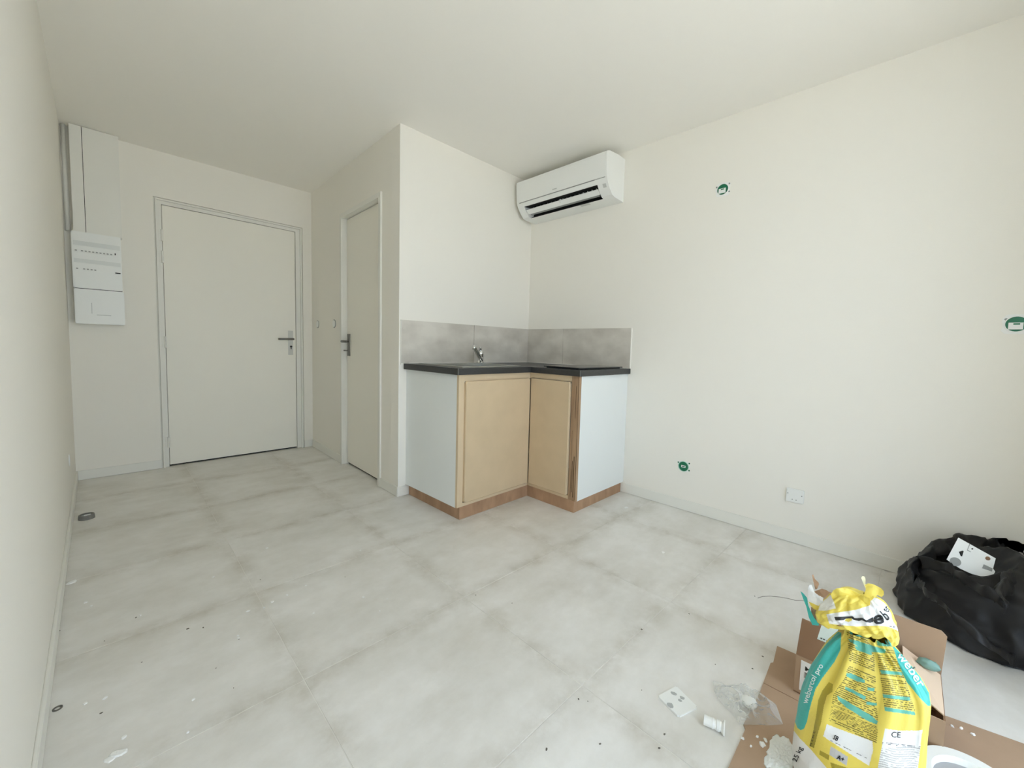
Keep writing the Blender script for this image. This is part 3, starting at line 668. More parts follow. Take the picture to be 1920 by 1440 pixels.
# slip of paper taped on the raised flap
def quadsheet(name, pts, m, parent, th=.0008, **k):
    bm = bmesh.new(); n_ = (pts[1]-pts[0]).cross(pts[2]-pts[0]).normalized(); prism(bm, pts, n_*th); return obj(name, bm, m, parent, **k)
xs = 1.545
slip = quadsheet('paper_slip', [at(1541, 1170, 0, xs), at(1572, 1180, 0, xs), at(1556, 1208, 0, xs), at(1532, 1198, 0, xs)], mat('pale_blue_paper', (.72, .84, .84, 1), .5), None, label='pale blue-white paper slip hanging on the box flap beside the sack neck', cat='paper')
bm = bmesh.new()
for u, v in ((1540, 1197), (1545, 1199), (1551, 1202)):
    q = at(u, v, 0, xs-.0016); box(bm, (q.x-.0002, q.y-.002, q.z-.0015), (q.x+.0002, q.y+.002, q.z+.0015))
obj('printed_mark', bm, m_black, slip)
# teal cloth scrap inside the box
bm = bmesh.new(); c_ = at(1741, 1243, 0, 1.735)
bmesh.ops.create_icosphere(bm, subdivisions=3, radius=1)
for v_ in bm.verts:
    nse = 1+.25*noise.noise(v_.co*2.2)
    v_.co = Vector((c_.x+v_.co.x*.012*nse, c_.y+v_.co.y*.024*nse, c_.z-.004+v_.co.z*.014*nse))
obj('teal_wrapper', bm, mat('teal_film', (.18, .32, .28, 1), .4), smooth=True, label='crumpled dull teal wrapper inside the cardboard box', cat='wrapper')

# ------------------------------------------------------------------ paint and prints on the sack
YEL, TEAL, WHT, OLV, DRK, GRY = (srgb(228, 208, 94)[:3], srgb(60, 178, 170)[:3], (.80, .81, .80), srgb(168, 152, 50)[:3], srgb(70, 62, 14)[:3], (.50, .50, .49))
def inpoly(U, V, poly):
    ins = np.zeros(U.shape, bool); n = len(poly)
    for i in range(n):
        x0, y0 = poly[i]; x1, y1 = poly[(i+1) % n]
        c = ((y0 > V) != (y1 > V)) & (U < (x1-x0)*(V-y0)/((y1-y0) if y1 != y0 else 1e-9)+x0); ins ^= c
    return ins
def A5(pts): return [(1360+x/3.79, 1060+y/3.79) for x, y in pts]
def A7(pts): return [(1480+x/7.2, 1060+y/7.2) for x, y in pts]
def hashf(a, b): 
    s = np.sin(a*12.9898+b*78.233)*43758.5453; return s-np.floor(s)
def attr_material(name, rough=.45):
    m = bpy.data.materials.new(name); m.use_nodes = True; n = m.node_tree; p = n.nodes['Principled BSDF']
    a = n.nodes.new('ShaderNodeAttribute'); a.attribute_name = 'print'; n.links.new(a.outputs['Color'], p.inputs['Base Color']); p.inputs['Roughness'].default_value = rough
    nb = n.nodes.new('ShaderNodeTexNoise'); nb.inputs['Scale'].default_value = 60; nb.inputs['Detail'].default_value = 4
    b = n.nodes.new('ShaderNodeBump'); b.inputs['Strength'].default_value = .25; b.inputs['Distance'].default_value = .002
    n.links.new(nb.outputs['Fac'], b.inputs['Height']); n.links.new(b.outputs[0], p.inputs['Normal'])
    return m
def grid_mesh(name, V, closed=True):
    """V: (rows, cols, 3)"""
    r, c = V.shape[:2]; me = bpy.data.meshes.new(name)
    me.vertices.add(r*c); me.vertices.foreach_set('co', V.reshape(-1).astype(np.float32))
    cc = c if closed else c-1
    i, j = np.meshgrid(np.arange(r-1), np.arange(cc), indexing='ij'); j2 = (j+1) % c
    F = np.stack([i*c+j, i*c+j2, (i+1)*c+j2, (i+1)*c+j], -1).reshape(-1, 4)
    n = len(F); me.loops.add(4*n); me.loops.foreach_set('vertex_index', F.reshape(-1).astype(np.int32))
    me.polygons.add(n); me.polygons.foreach_set('loop_start', np.arange(0, 4*n, 4, dtype=np.int32)); me.polygons.foreach_set('loop_total', np.full(n, 4, dtype=np.int32))
    me.polygons.foreach_set('use_smooth', np.ones(n, bool)); me.update(calc_edges=True); me.validate(); return me
def projnp(V):
    d = V-np.array(CAM); z = d@np.array(_f); return PCX+FPX*(d@np.array(_R))/z, PCY-FPX*(d@np.array(_U))/z
def set_print(me, col):
    ca = me.color_attributes.new('print', 'FLOAT_COLOR', 'POINT'); c4 = np.ones((len(me.vertices), 4), np.float32); c4[:, :3] = col.reshape(-1, 3)
    ca.data.foreach_set('color', c4.reshape(-1))
def smooth01(t): t = np.clip(t, 0, 1); return t*t*(3-2*t)

CX = 1.31
zl = [0, .012, .05, .11, .178, .21, .274, .323, .350, .378, .392, .402, .415]
yl = [.128, .142, .147, .147, .143, .139, .124, .107, .096, .080, .070, .066, .066]
zr = [0, .012, .05, .11, .17, .266, .30, .329, .356, .388, .402, .410, .415]
yr = [-.062, -.074, -.080, -.083, -.083, -.082, -.081, -.076, -.060, -.030, -.014, -.008, -.006]
bz_ = [0, .015, .06, .2, .27, .33, .38, .41, .415]
bb_ = [.070, .086, .094, .092, .080, .060, .038, .030, .030]
NR, NC = 400, 560
Z = np.concatenate([np.linspace(.0045, .415, NR)])
th = np.linspace(0, 2*np.pi, NC, endpoint=False)
th = th+0.55*np.sin(th)            # more columns on the -x side (th = pi)
th = np.pi+ (th-np.pi)
# invert so that density is highest around pi
tt = np.linspace(-np.pi, np.pi, NC, endpoint=False); th = np.pi+tt-0.45*np.sin(tt)
ZZ, TT = np.meshgrid(Z, th, indexing='ij')
yL, yR, bb2 = np.interp(ZZ, zl, yl), np.interp(ZZ, zr, yr), np.interp(ZZ, bz_, bb_)
a_, cy_ = (yL-yR)/2, (yL+yR)/2
ct, st_ = np.cos(TT), np.sin(TT); e_ = .78
sx, sy = np.sign(ct)*np.abs(ct)**e_, np.sign(st_)*np.abs(st_)**e_
up_ = smooth01((ZZ-.17)/.22)         # gathers start at mid height
fold = (.55*np.sin(TT*9+1.0+ZZ*3)+.35*np.sin(TT*17+2.1-ZZ*8)+.25*np.sin(TT*5+ZZ*14))
fold = np.sign(fold)*np.abs(fold)**.8
sag = .10*np.sin(ZZ*52+3*np.sin(TT*2+ZZ*9))*np.exp(-((ZZ-.08)/.09)**2)+.05*np.sin(ZZ*30+TT*3)
amp = .0018+.0125*up_*(1-.35*smooth01((ZZ-.37)/.04))
rad = 1+(fold*amp*1.1+.010*sag+.0022*np.sin(TT*7+ZZ*40)*(1-up_))/np.maximum(a_, .03)
lean = .012*smooth01(ZZ/.4)
VX = CX-lean+bb2*sx*rad; VY = cy_+a_*sy*(1+(rad-1)*.35)
V = np.stack([VX, VY, ZZ], -1)
U_, V_ = projnp(V)
front = V[..., 0] < CX-.0
col = np.empty(V.shape); col[:] = YEL
def paint(poly, c, arr=col, UU=U_, VV=V_, fr=front): 
    k = inpoly(UU, VV, poly) & fr; arr[k] = c; return k
# back of the sack: plain bands of the same print
col[(~front) & (ZZ < .06)] = WHT
col[(V_ > 1395) & (U_ < 1500) & front] = WHT
# text blocks
def textblock(poly, slope, pitch, th_, seed, cdk=DRK, colsplit=None):
    k = inpoly(U_, V_, poly) & front
    wv = V_-slope*(U_-1600); row = np.floor(wv/pitch); ph = wv/pitch-row
    word = np.floor(U_/3.4+row*1.7); dens = hashf(row, word+seed)
    ink = k & (ph < th_) & (dens > .16) & (hashf(row, seed+.5) > .07)
    col[k] = np.array(YEL)*.93; col[ink] = np.array(cdk)*.9+np.array(YEL)*.12
textblock(A5([(862, 470), (1000, 520), (1055, 600), (1065, 760), (1075, 1000), (1085, 1110), (1075, 1270), (1000, 1240), (740, 1105), (765, 920), (855, 790), (880, 640)]), .42, 3.9, .46, 3)
textblock(A5([(735, 1090), (780, 960), (900, 1010), (1080, 1110), (1075, 1190)]), .42, 2.6, .45, 8)
textblock(A5([(1075, 560), (1190, 590), (1245, 700), (1300, 880), (1350, 1040), (1130, 1005), (1110, 850), (1085, 700)]), .14, 3.9, .46, 5)
for pl in ([(860, 765), (900, 770), (992, 815), (990, 835), (935, 825), (862, 790)], [(850, 860), (900, 880), (1000, 935), (995, 960), (900, 905), (852, 880)], [(1010, 868), (1060, 872), (1060, 895), (1010, 890)],
           [(1000, 968), (1078, 980), (1075, 998), (1005, 990)], [(795, 925), (880, 975), (1040, 1070), (1085, 1110), (1075, 1130), (1010, 1105), (860, 1010), (800, 955)],
           [(1100, 745), (1255, 758), (1262, 782), (1108, 770)], [(1118, 915), (1310, 938), (1315, 962), (1125, 940)], [(1128, 1005), (1345, 1040), (1350, 1065), (1135, 1035)],
           [(870, 520), (950, 540), (1140, 600), (1135, 625), (1000, 610), (890, 545)], [(920, 570), (1040, 610), (1040, 640), (930, 600)], [(1075, 535), (1180, 550), (1185, 578), (1085, 570)]):
    paint(A5(pl), np.array(TEAL)*.85+np.array(YEL)*.1)
paint(A5([(870, 440), (1130, 480), (1150, 545), (1080, 525), (1000, 520), (890, 490)]), np.array(TEAL)*.7)
# teal side stripes
paint(A5([(800, 470), (825, 480), (818, 600), (780, 680), (735, 740), (690, 800), (640, 880), (605, 1000), (580, 1110), (560, 1160), (535, 1172), (512, 1155), (490, 1100), (495, 985), (530, 850), (600, 700), (700, 570), (760, 510)]), TEAL)
paint(A5([(1130, 505), (1200, 520), (1280, 600), (1380, 740), (1470, 900), (1480, 1000), (1440, 1000), (1380, 940), (1290, 830), (1230, 700), (1195, 590)]), TEAL)
# white lower-left corner, approval label, A+ label, ingredient label
paint(A5([(400, 1175), (490, 1178), (530, 1230), (600, 1300), (720, 1440), (740, 1470), (400, 1480)]), WHT)
paint(A5([(722, 1128), (800, 1160), (1045, 1250), (1050, 1312), (1022, 1425), (870, 1330), (695, 1215)]), WHT)
paint(A5([(750, 1285), (870, 1360), (862, 1425), (738, 1345)]), GRY)
paint(A5([(672, 1315), (740, 1350), (735, 1385), (668, 1345)]), OLV)
paint(A5([(745, 1400), (870, 1440), (870, 1480), (760, 1460)]), OLV)
k = inpoly(U_, V_, A5([(1135, 1160), (1230, 1175), (1355, 1175), (1400, 1170), (1385, 1300), (1365, 1480), (1075, 1480)])) & front
col[k] = WHT
kk = k & (V_ > 1060+1290/3.79); wv = V_-.12*(U_-1680)+2*np.sin(U_*.1); row = np.floor(wv/4.2)
col[kk & ((wv/4.2-row) < .5) & (hashf(row, np.floor(U_/5)) > .2)] = GRY
for yy in (1062+1262/3.79, 1061+1275/3.79): 
    col[k & (np.abs(V_-.12*(U_-1680)-yy) < .7) & (hashf(np.floor(U_/3), yy) > .3)] = (.2, .2, .2)
# batch strip
ks = inpoly(U_, V_, A5([(735, 830), (765, 845), (760, 900), (722, 925), (700, 1000), (680, 1120), (655, 1200), (630, 1300), (598, 1280), (625, 1180), (645, 1070), (660, 960), (690, 890)])) & front
col[ks] = OLV
d_ = np.array(OLV)*.45
m_print = attr_material('printed_sack_film')
sack = empty('cement_sack', (CX, .03, .005), 'yellow and teal 25 kg mortar sack with a gathered torn top', 'sack')
me = grid_mesh('sack_body', V); set_print(me, col); me.materials.append(m_print)
body = obj('sack_body', me, None, sack)
bvh = BVHTree.FromPolygons([tuple(v) for v in V[::3, ::3].reshape(-1, 3)], [(i*len(range(0, NC, 3))+j, i*len(range(0, NC, 3))+(j+1) % len(range(0, NC, 3)), (i+1)*len(range(0, NC, 3))+(j+1) % len(range(0, NC, 3)), (i+1)*len(range(0, NC, 3))+j) for i in range(len(range(0, NR, 3))-1) for j in range(len(range(0, NC, 3)))])
def decal_text(s, place, m, name, parent, tree, bold=.0, lift=.0012, shear=0.0, subdiv=True):
    """letters lying on the sack: place(x, y) -> where on the film the letter point sits"""
    me = text_mesh(s, bold, shear); bm = bmesh.new(); bm.from_mesh(me)
    bmesh.ops.triangulate(bm, faces=bm.faces[:])
    for _ in range(2):
        es = [e for e in bm.edges if e.calc_length() > .12]
        if es: bmesh.ops.subdivide_edges(bm, edges=es, cuts=1)
        bmesh.ops.triangulate(bm, faces=bm.faces[:])
    for v_ in bm.verts:
        u, w_ = place(v_.co.x, v_.co.y); d = ray(u, w_); h = tree.ray_cast(CAM, d)
        if h[0] is None: h = (CAM+d*1.25, None)
        v_.co = h[0]-d*lift
    bm.to_mesh(me); bm.free(); me.materials.clear()
    return obj(name, me, m, parent)
def straight(u0, v0, size, deg, sq=1.0):
    c, s = math.cos(math.radians(deg)), math.sin(math.radians(deg))
    return lambda x, y: (u0+size*(x*sq*c+y*s), v0+size*(x*sq*s-y*c))
def along(path, size, sq=1.0):
    """letters along a polyline in reading direction"""
    P_ = [Vector(p) for p in path]; seg = [(b-a).length for a, b in zip(P_, P_[1:])]
    def f(x, y):
        s = x*size*sq; i = 0
        while i < len(seg)-1 and s > seg[i]: s -= seg[i]; i += 1
        t_ = (P_[i+1]-P_[i]).normalized(); q = P_[i]+t_*s; n_ = Vector((t_.y, -t_.x)); r = q+n_*y*size; return r.x, r.y
    return f
m_white_ink = mat('white_ink', (.80, .90, .90, 1), .5)
m_black_ink = m_black
decal_text('webercol pro', along(A5([(582, 985), (600, 930), (640, 810), (700, 710), (762, 640), (805, 570)]), 15.5, .92), m_white_ink, 'printed_text', sack, bvh, .012)
decal_text('weber', along(A5([(1215, 640), (1290, 735), (1380, 870), (1440, 985)]), 21, 1.38), m_white_ink, 'printed_text', sack, bvh, .015)
decal_text('25 kg', along(A5([(505, 1400), (560, 1275), (600, 1190)]), 13.5), m_black_ink, 'printed_text', sack, bvh, .012)
decal_text('CE', straight(*A5([(1178, 1222)])[0], 15, 3, 1.0), m_black_ink, 'printed_text', sack, bvh, .0)
decal_text('SB', straight(*A5([(762, 1232)])[0], 12, 28, .8), m_black_ink, 'printed_text', sack, bvh, .03)
decal_text('A+', straight(*A5([(790, 1375)])[0], 11.5, 24, 1.0), m_black_ink, 'printed_text', sack, bvh, .03)
decal_text('- -- ---  -- -', straight(*A5([(740, 1250)])[0], 9, 26, 2.0), m_black_ink, 'printed_text', sack, bvh, .0)
decal_text('M 2 N E', along(A5([(612, 1290), (640, 1180), (668, 1060)]), 5.5, 1.6), m_black_ink, 'printed_text', sack, bvh, .0)

# gathered, turned-down top of the sack
NR2, NC2 = 200, 420
tz = np.linspace(0, 1, NR2)
tt = np.linspace(-np.pi, np.pi, NC2, endpoint=False); th2 = np.pi+tt-0.45*np.sin(tt)
T2, A2 = np.meshgrid(tz, th2, indexing='ij')
hz = [0, .10, .28, .50, .70, .85, .94, 1.0]
hl = [.098, .116, .121, .112, .098, .080, .062, .040]
hr = [-.016, -.022, -.022, -.018, -.008, .004, .016, .034]
hb_ = [.046, .054, .056, .052, .044, .032, .020, .004]
yl2, yr2, b2 = np.interp(T2, hz, hl), np.interp(T2, hz, hr), np.interp(T2, hz, hb_)
a2, c2 = (yl2-yr2)/2, (yl2+yr2)/2
ct, st_ = np.cos(A2), np.sin(A2)
sx, sy = np.sign(ct)*np.abs(ct)**.85, np.sign(st_)*np.abs(st_)**.85
cr = .55*np.abs(np.sin(A2*3.5+T2*4))+.30*np.abs(np.sin(A2*8-T2*6))+.35*np.abs(np.sin(A2*3-T2*9+1))+.12*np.sin(A2*21+T2*13)-.6
rad = 1+cr*.30
X2 = 1.292+b2*sx*rad; Y2 = c2+a2*sy*(1+(rad-1)*.25)
base_z = .398-(Y2-.05)*.18+.036*np.maximum(0, -sx)
Zt = base_z*(1-T2)+.502*T2+.006*np.sin(A2*5+1)*(1-T2)*np.where(T2 < .15, 1, .4)+.010*np.exp(-((Y2-.075)/.02)**2)*smooth01((T2-.5)*2)+.010*np.exp(-((Y2+.0)/.02)**2)*smooth01((T2-.5)*2)
V2 = np.stack([X2, Y2, Zt], -1)
U2, W2 = projnp(V2); fr2 = V2[..., 0] < 1.292
col2 = np.empty(V2.shape); col2[:] = YEL
P2 = lambda pl, c: paint(A7(pl), c, col2, U2, W2, fr2)
P2([(500, 660), (900, 600), (1090, 540), (1090, 430), (1190, 390), (1260, 420), (1400, 560), (1480, 700), (1500, 900), (1340, 830), (1200, 812), (900, 825), (540, 790)], (.84, .85, .86))
P2([(390, 610), (450, 400), (560, 390), (630, 580), (500, 612)], (.84, .84, .80))
P2([(605, 697), (850, 687), (885, 712), (985, 708), (1040, 742), (1130, 698), (1135, 762), (1090, 778), (1040, 768), (980, 740), (940, 752), (870, 737), (840, 717), (760, 722), (730, 742), (625, 745)], (.02, .02, .02))
P2([(760, 722), (840, 715), (850, 740), (800, 765), (750, 750)], YEL)
me = grid_mesh('sack_collar', V2); set_print(me, col2); me.materials.append(m_print)
collar = obj('sack_collar', me, None, sack, label='crumpled yellow and white turned-down top')
bvh2 = BVHTree.FromPolygons([tuple(v) for v in V2[::2, ::2].reshape(-1, 3)], [(i*(NC2//2)+j, i*(NC2//2)+(j+1) % (NC2//2), (i+1)*(NC2//2)+(j+1) % (NC2//2), (i+1)*(NC2//2)+j) for i in range(NR2//2-1) for j in range(NC2//2)])
def q7(x, y): return 1480+x/7.2, 1060+y/7.2
decal_text('e', straight(*q7(1140, 800), 34, -10, 1.25), m_black_ink, 'printed_text', sack, bvh2, .03)
decal_text('b', straight(*q7(1310, 745), 30, -22, .60), m_black_ink, 'printed_text', sack, bvh2, .015, shear=-.5)
decal_text('er', straight(*q7(1330, 640), 22, -50, .5), m_black_ink, 'printed_text', sack, bvh2, .01, shear=-.4)
decal_text('-- n', straight(*q7(1350, 835), 9, 12, .8), m_black_ink, 'printed_text', sack, bvh2, .01)

# torn paper edges round the opening
m_kraft = mat('kraft_paper', srgb(182, 150, 124), .8)
m_tealp = mat('teal_paper', TEAL+(1,), .5)
m_yelp = mat('yellow_paper', YEL+(1,), .45)
m_pcream = mat('cream_paper', srgb(232, 228, 196), .5)
def torn(pts7, x0, m, bend=.012, seed=0, fine=5):
    """thin curled scrap standing up from the opening"""
    pts = [at(*q7(*p), 0, x0) for p in pts7]
    bm = bmesh.new(); vs = [bm.verts.new(p) for p in pts]; f = bm.faces.new(vs)
    bmesh.ops.triangulate(bm, faces=[f])
    for _ in range(3):
        bmesh.ops.subdivide_edges(bm, edges=[e for e in bm.edges if e.calc_length() > .006], cuts=1); bmesh.ops.triangulate(bm, faces=bm.faces[:])
    for v_ in bm.verts:
        d = (v_.co-CAM).normalized(); s = noise.noise(v_.co*28+Vector((seed, 0, 0)))*bend + noise.noise(v_.co*70+Vector((seed*3, 5, 0)))*bend*.35
        v_.co += d*s
    g = bmesh.ops.extrude_face_region(bm, geom=bm.faces[:])
    for v_ in [q for q in g['geom'] if isinstance(q, bmesh.types.BMVert)]: v_.co += Vector((.0006, 0, 0))
    return obj('torn_flap', bm, m, sack)
torn([(150, 350), (190, 380), (240, 440), (255, 540), (290, 620), (330, 700), (400, 790), (395, 815), (310, 805), (262, 700), (230, 560), (190, 460)], 1.300, m_tealp, .010, 1)
torn([(290, 560), (400, 610), (395, 700), (415, 790), (335, 770), (300, 680)], 1.310, m_kraft, .008, 2)
torn([(252, 310), (270, 265), (300, 262), (285, 330), (330, 375), (460, 440), (450, 500), (420, 560), (330, 520), (258, 490)], 1.285, m_paper, .012, 3)
torn([(305, 130), (325, 125), (345, 185), (395, 235), (400, 260), (375, 320), (350, 325), (320, 200)], 1.315, m_kraft, .010, 4)
torn([(330, 355), (440, 315), (500, 335), (548, 370), (470, 430), (400, 410)], 1.300, m_kraft, .012, 5)
torn([(262, 492), (430, 560), (520, 560), (400, 620), (330, 590), (285, 540)], 1.283, m_yelp, .010, 6)
torn([(970, 170), (985, 145), (1015, 150), (1030, 190), (1025, 250), (1060, 290), (1110, 330), (1030, 330)], 1.290, m_pcream, .010, 7)
torn([(1020, 265), (1060, 245), (1130, 255), (1170, 285), (1240, 310), (1275, 350), (1275, 400), (1245, 430), (1190, 400), (1100, 480), (1000, 420), (1040, 330)], 1.275, m_yelp, .014, 8)
torn([(560, 400), (590, 340), (640, 312), (750, 300), (830, 330), (930, 380), (1010, 420), (1090, 450), (1060, 530), (900, 570), (640, 585), (590, 480)], 1.262, m_yelp, .016, 9)
torn([(500, 800), (810, 840), (800, 865), (700, 870), (560, 850)], 1.255, m_yelp, .006, 10)
torn([(1000, 830), (1200, 815), (1340, 830), (1455, 880), (1440, 915), (1320, 960), (1200, 1000), (1130, 985), (1060, 930), (980, 900)], 1.262, m_yelp, .010, 11)

# ------------------------------------------------------------------ cement powder around the foot of the sack
def heap(cx, cy, rx, ry, h, seed, zb=.0042):
    n, m_ = 110, 26; bm = bmesh.new(); rings = []
    for i in range(m_):
        t_ = i/(m_-1); ring = []
        for k in range(n):
            a = 2*math.pi*k/n; j = 1+.35*noise.noise(Vector((math.cos(a)*1.6, math.sin(a)*1.6, seed)))+.14*noise.noise(Vector((math.cos(a)*5, math.sin(a)*5, seed)))+.05*noise.noise(Vector((math.cos(a)*12, math.sin(a)*12, seed)))
            x, y = cx+rx*j*(1-t_)*math.cos(a), cy+ry*j*(1-t_)*math.sin(a)
            z = zb+h*(t_**.6)*(.35+.6*abs(noise.noise(Vector((x*40, y*40, seed))))+.7*abs(noise.noise(Vector((x*130, y*130, seed)))))
            ring.append(bm.verts.new((x, y, z if i else zb)))
        rings.append(ring)
    for A_, B_ in zip(rings, rings[1:]):
        for k in range(n): bm.faces.new((A_[k], A_[(k+1)%n], B_[(k+1)%n], B_[k]))
    bm.faces.new(rings[-1]); bm.faces.new(rings[0][::-1]); return bm
obj('cement_powder', heap(1.30, .170, .075, .030, .012, 1), m_powder, smooth=True, kind='stuff', label='spilled white cement powder on the cardboard left of the sack', cat='powder')
obj('cement_powder', heap(1.60, -.108, .045, .020, .026, 2), m_powder, smooth=True, kind='stuff', label='spilled white cement powder heap on the cardboard right of the sack', cat='powder')
for k, (u, v, r) in enumerate([(1430, 1396, .008), (1445, 1415, .010), (1392, 1385, .004), (1420, 1382, .004), (1435, 1388, .005), (1462, 1392, .006), (1408, 1400, .003), (1785, 1362, .004), (1825, 1378, .005), (1802, 1366, .004), (1720, 1350, .003)]):
    q = at(u, v, 2, .004); bm = chip((q.x, q.y), r, .004, 120+k, el=1.3, rz=k)
    for vv in bm.verts: vv.co.z += .0040
    obj('powder_lump', bm, m_plaster, label='small white cement lump on the brown cardboard sheet', cat='cement lump', group='cement lumps on the cardboard')

# ------------------------------------------------------------------ clear plastic wrapper with a white knob inside
m_clear = bpy.data.materials.new('clear_film'); m_clear.use_nodes = True
n_ = m_clear.node_tree; n_.nodes.clear(); o_ = n_.nodes.new('ShaderNodeOutputMaterial'); t_ = n_.nodes.new('ShaderNodeBsdfTransparent'); d_ = n_.nodes.new('ShaderNodeBsdfPrincipled'); x_ = n_.nodes.new('ShaderNodeMixShader')
t_.inputs[0].default_value = (.93, .94, .94, 1); d_.inputs['Base Color'].default_value = (.85, .86, .86, 1); d_.inputs['Roughness'].default_value = .12
fr_ = n_.nodes.new('ShaderNodeLayerWeight'); fr_.inputs['Blend'].default_value = .35; mr = n_.nodes.new('ShaderNodeMapRange'); mr.inputs['To Min'].default_value = .16; mr.inputs['To Max'].default_value = .75
n_.links.new(fr_.outputs['Facing'], mr.inputs['Value']); n_.links.new(mr.outputs[0], x_.inputs[0])
n_.links.new(t_.outputs[0], x_.inputs[1]); n_.links.new(d_.outputs[0], x_.inputs[2]); n_.links.new(x_.outputs[0], o_.inputs[0])
wrap = empty('plastic_wrapper', P(1400, 1330), 'crumpled clear plastic wrapper on the floor at the edge of the cardboard', 'wrapper')
poly = [P(u, v) for u, v in [(1337, 1280), (1342, 1281), (1350, 1290), (1370, 1288), (1390, 1284), (1415, 1298), (1421, 1300), (1440, 1313), (1455, 1325), (1462, 1345), (1468, 1362), (1440, 1364), (1410, 1363), (1386, 1362), (1378, 1350), (1360, 1330), (1345, 1312), (1338, 1298)]]
def film(poly, hgt, seed, inner=.5):
    c = sum(poly, Vector())/len(poly); n = 96; m_ = 26; bm = bmesh.new(); per = []
    L_ = [(poly[(i+1) % len(poly)]-poly[i]).length for i in range(len(poly))]; tot = sum(L_)
    for k in range(n):
        s = tot*k/n; i = 0
        while s > L_[i]: s -= L_[i]; i += 1
        per.append(poly[i].lerp(poly[(i+1) % len(poly)], s/L_[i]))
    rings = []
    for j in range(m_):
        t_ = 1-j/m_
        ring = []
        for k in range(n):
            p = c.lerp(per[k], t_); q = Vector((p.x*20, p.y*20, seed)); q2 = Vector((p.x*46, p.y*46, seed))
            rg = (1-abs(noise.noise(q))*2)**2*.6+(1-abs(noise.noise(q2))*2)*.25
            edge = min(1, (1-t_)*3.2)
            z = .0050+hgt*(edge*(.25+.75*max(0, rg)) + .05)
            ring.append(bm.verts.new((p.x, p.y, z if j else .0055+.003*abs(noise.noise(q2)))))
        rings.append(ring)
    for A_, B_ in zip(rings, rings[1:]):
        for k in range(n): bm.faces.new((A_[k], A_[(k+1)%n], B_[(k+1)%n], B_[k]))
    bm.faces.new(rings[-1]); return bm
obj('film', film(poly, .026, 3), m_clear, wrap)
kb = empty('white_cap', at(1405, 1322, 2, .01), 'small round white plastic cap inside the clear wrapper', 'cap')
bm = bmesh.new(); q = at(1404, 1318, 2, .012); lathe(bm, (q.x, q.y, .0045), (.12, .05, 1), [(.012, 0), (.021, .003), (.023, .010), (.019, .017), (.008, .020)], 28); obj('cap_body', bm, m_plastic, kb, smooth=True)
bm = bmesh.new(); q = at(1399, 1324, 2, .012); cyl(bm, (q.x-.002, q.y, .012), (q.x-.004, q.y, .010), .0035, n=10); obj('cap_screw', bm, m_grey, kb)

# ------------------------------------------------------------------ round white lid at the lower right
lq = at(1806, 1443, 2, .045)
rl = empty('paint_tub', (lq.x-.045, lq.y, .0045), 'round white plastic tub with a raised rim at the lower right corner', 'tub')
cxy = (1.540-.060, -.178)
bm = bmesh.new(); lathe(bm, (cxy[0], cxy[1], .0045), (0, 0, 1), [(.062, .002), (.062, 0), (.088, 0), (.096, .040), (.100, .046), (.098, .052), (.074, .052), (.072, .046)], 56, close=True); obj('tub_wall', bm, m_plastic, rl, smooth=False)
bm = bmesh.new(); lathe(bm, (cxy[0], cxy[1], .0048), (0, 0, 1), [(.0725, 0), (.0725, .037), (.001, .037)], 40); obj('tub_content', bm, mat('grey_filler_paste', (.36, .36, .37, 1), .6), rl)

# ------------------------------------------------------------------ black bin bag
m_bag = mat('black_bag_film', (.012, .011, .0105, 1), .5, spec=.3, bump=.5, bscale=25)
BC = Vector((2.465, -.315, 0)); RX, RY, RZ = .235, .265, .280
def ridged(p, f, s):
    q = p*f+Vector((s, s*2, 0)); return (1-2.2*abs(noise.noise(q)))
bag = empty('bin_bag', (BC.x, BC.y, 0), 'slumped black plastic bin bag on the floor against the right wall', 'bag')
bm = bmesh.new(); bmesh.ops.create_icosphere(bm, subdivisions=6, radius=1)
for v_ in bm.verts:
    d = v_.co.copy()
    r = 1+.075*ridged(d, 1.5, 3.1)+.045*ridged(Vector((d.x*2.6+d.z, d.y*2.0, d.z*3.2)), 1.3, 9)+.022*ridged(d, 4.2, 1)+.005*ridged(d, 9, 2)
    zz = d.z
    p = Vector((d.x*RX*r, d.y*RY*r, zz*RZ*r))
    # slumps outwards near the floor, dented mouth on top
    if zz < .35: p.x *= 1+.10*(.35-zz); p.y *= 1+.10*(.35-zz)
    m_d = math.hypot((d.x+.10)/.50, (d.y-.34)/.44)
    if zz > .2 and m_d < 1: p.z -= .13*(1-m_d)**.7
    p.z = p.z*.86+.045
    if p.z < .004: p.z = .004+.02*max(0, noise.noise(d*5))*0
    v_.co = Vector((min(BC.x+p.x, XR-.013), BC.y+p.y, p.z))
obj('bag_body', bm, m_bag, bag, smooth=True)
def fold_strip(pts, w0, seed, name='bag_fold'):
    bm = bmesh.new(); n = 44; pts = [Vector(p) for p in pts]; rows = []
    for k in range(n):
        t_ = k/(n-1)*(len(pts)-1); i = min(int(t_), len(pts)-2); p = pts[i].lerp(pts[i+1], t_-i)
        row = []
        for j in range(9):
            s = j/8; hh = math.sin(math.pi*s)
            off = Vector((0.0, 0.0, hh*w0*.55))+Vector(((s-.5)*w0*1.3, (s-.5)*w0*.4, -abs(s-.5)*w0*.6))
            q = p+off; q += Vector((noise.noise(q*22+Vector((seed, 0, 0))), noise.noise(q*22+Vector((0, seed, 0))), noise.noise(q*25+Vector((0, 0, seed)))))*w0*.45
            q.x = min(q.x, XR-.013); row.append(bm.verts.new(q))
        rows.append(row)
    for A_, B_ in zip(rows, rows[1:]):
        for j in range(8): bm.faces.new((A_[j], A_[j+1], B_[j+1], B_[j]))
    g = bmesh.ops.extrude_face_region(bm, geom=bm.faces[:])
    for v_ in [q for q in g['geom'] if isinstance(q, bmesh.types.BMVert)]: v_.co.z -= .0015
    obj(name, bm, m_bag, bag, smooth=True)
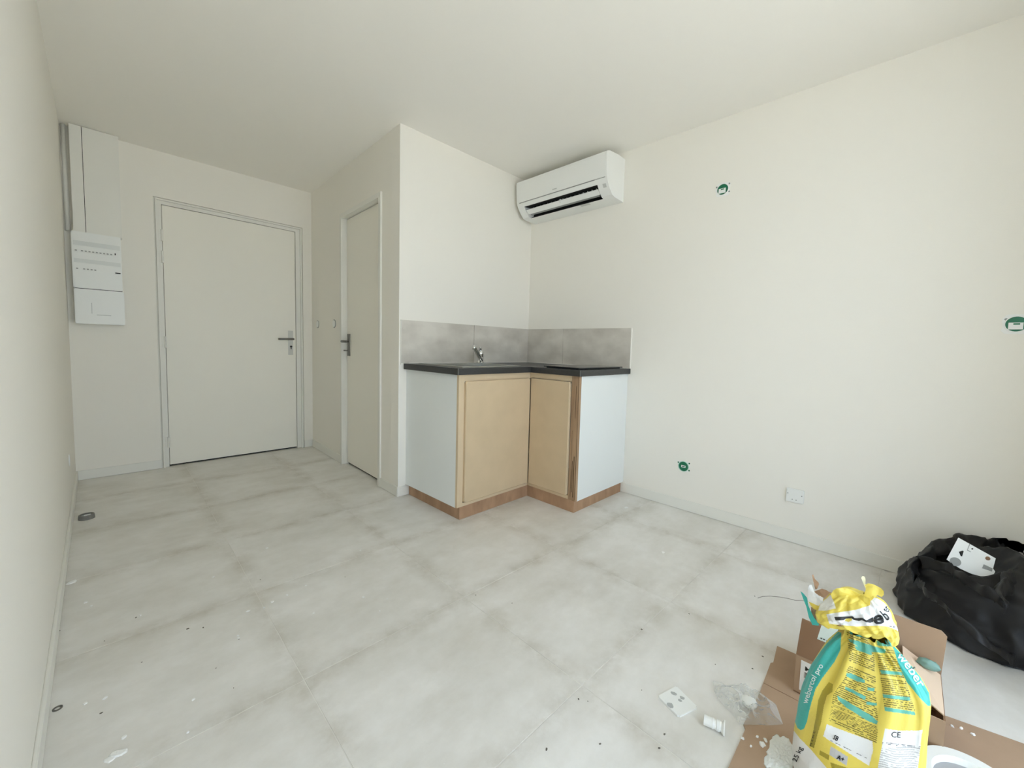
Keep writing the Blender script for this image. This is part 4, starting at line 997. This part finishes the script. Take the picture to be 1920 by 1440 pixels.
T_ = lambda u, v, z: at(u, v, 2, z)
fold_strip([T_(1706, 1075, .17), T_(1720, 1052, .20), T_(1752, 1030, .24), T_(1790, 1012, .27), T_(1830, 1018, .26), T_(1870, 1016, .26), T_(1905, 1012, .25)], .050, 2)
fold_strip([T_(1720, 1055, .20), T_(1760, 1058, .235), T_(1800, 1080, .25), T_(1840, 1105, .25), T_(1870, 1120, .25)], .038, 6)
fold_strip([T_(1870, 1130, .24), T_(1880, 1105, .25), T_(1895, 1085, .26), T_(1925, 1070, .26)], .045, 8)
fold_strip([T_(1712, 1080, .16), T_(1740, 1110, .18), T_(1780, 1150, .17), T_(1830, 1190, .14), T_(1880, 1225, .08), T_(1902, 1240, .03)], .030, 12)
# white perforated bracket poking out of the bag
zb_ = .262
xb = 2.36
bp_ = [at(1797, 1008, 0, xb+.06), at(1867, 1047, 0, xb+.05), None, None, at(1775, 1049, 0, xb)]
nb_ = (bp_[1]-bp_[0]).cross(bp_[4]-bp_[0]).normalized(); nb_ = nb_ if nb_.dot(CAM-bp_[0]) > 0 else -nb_
def onplane(u, v):
    d = ray(u, v); return CAM+d*((bp_[0]-CAM).dot(nb_)/d.dot(nb_))
bp_ = [bp_[0], bp_[1], onplane(1862, 1066), onplane(1866, 1072), onplane(1858, 1085), onplane(1822, 1076), onplane(1800, 1066), bp_[4]]
br = empty('metal_bracket', bp_[4], 'white perforated metal bracket sticking out of the black bin bag', 'bracket')
bm = bmesh.new(); prism(bm, bp_, -nb_*.002); plate_ = obj('bracket_plate', bm, m_plastic, br)
o0 = bp_[0]
def onpl(u, v, lift):
    d = ray(u, v); t_ = (o0-CAM).dot(nb_)/d.dot(nb_); return CAM+d*t_+nb_*lift
def hole(pts, m, name, th=.0006):
    bm = bmesh.new(); prism(bm, [onpl(1660+x/4.8, 980+y/4.8, .0002) for x, y in pts], nb_*th); obj(name, bm, m, br)
def ell(cx, cy, rx, ry, rot=0, n=20):
    return [(cx+rx*math.cos(a)*math.cos(rot)-ry*math.sin(a)*math.sin(rot), cy+rx*math.cos(a)*math.sin(rot)+ry*math.sin(a)*math.cos(rot)) for a in [2*math.pi*k/n for k in range(n)]]
hole(ell(630, 352, 54, 38, .35), m_grey, 'round_hole')
hole(ell(922, 322, 24, 17, .35), m_cardin, 'round_hole')
hole([(662, 262), (695, 252), (705, 258), (690, 305), (678, 300)], m_dark, 'triangle_hole')
hole(ell(782, 236, 9, 7), m_dark, 'screw_hole')
hole([(755, 190), (764, 190), (742, 245), (770, 262), (768, 266), (734, 250)], m_grey, 'bent_tab_edge')
hole([(885, 375), (965, 412), (960, 440), (870, 410)], m_grey, 'notch')
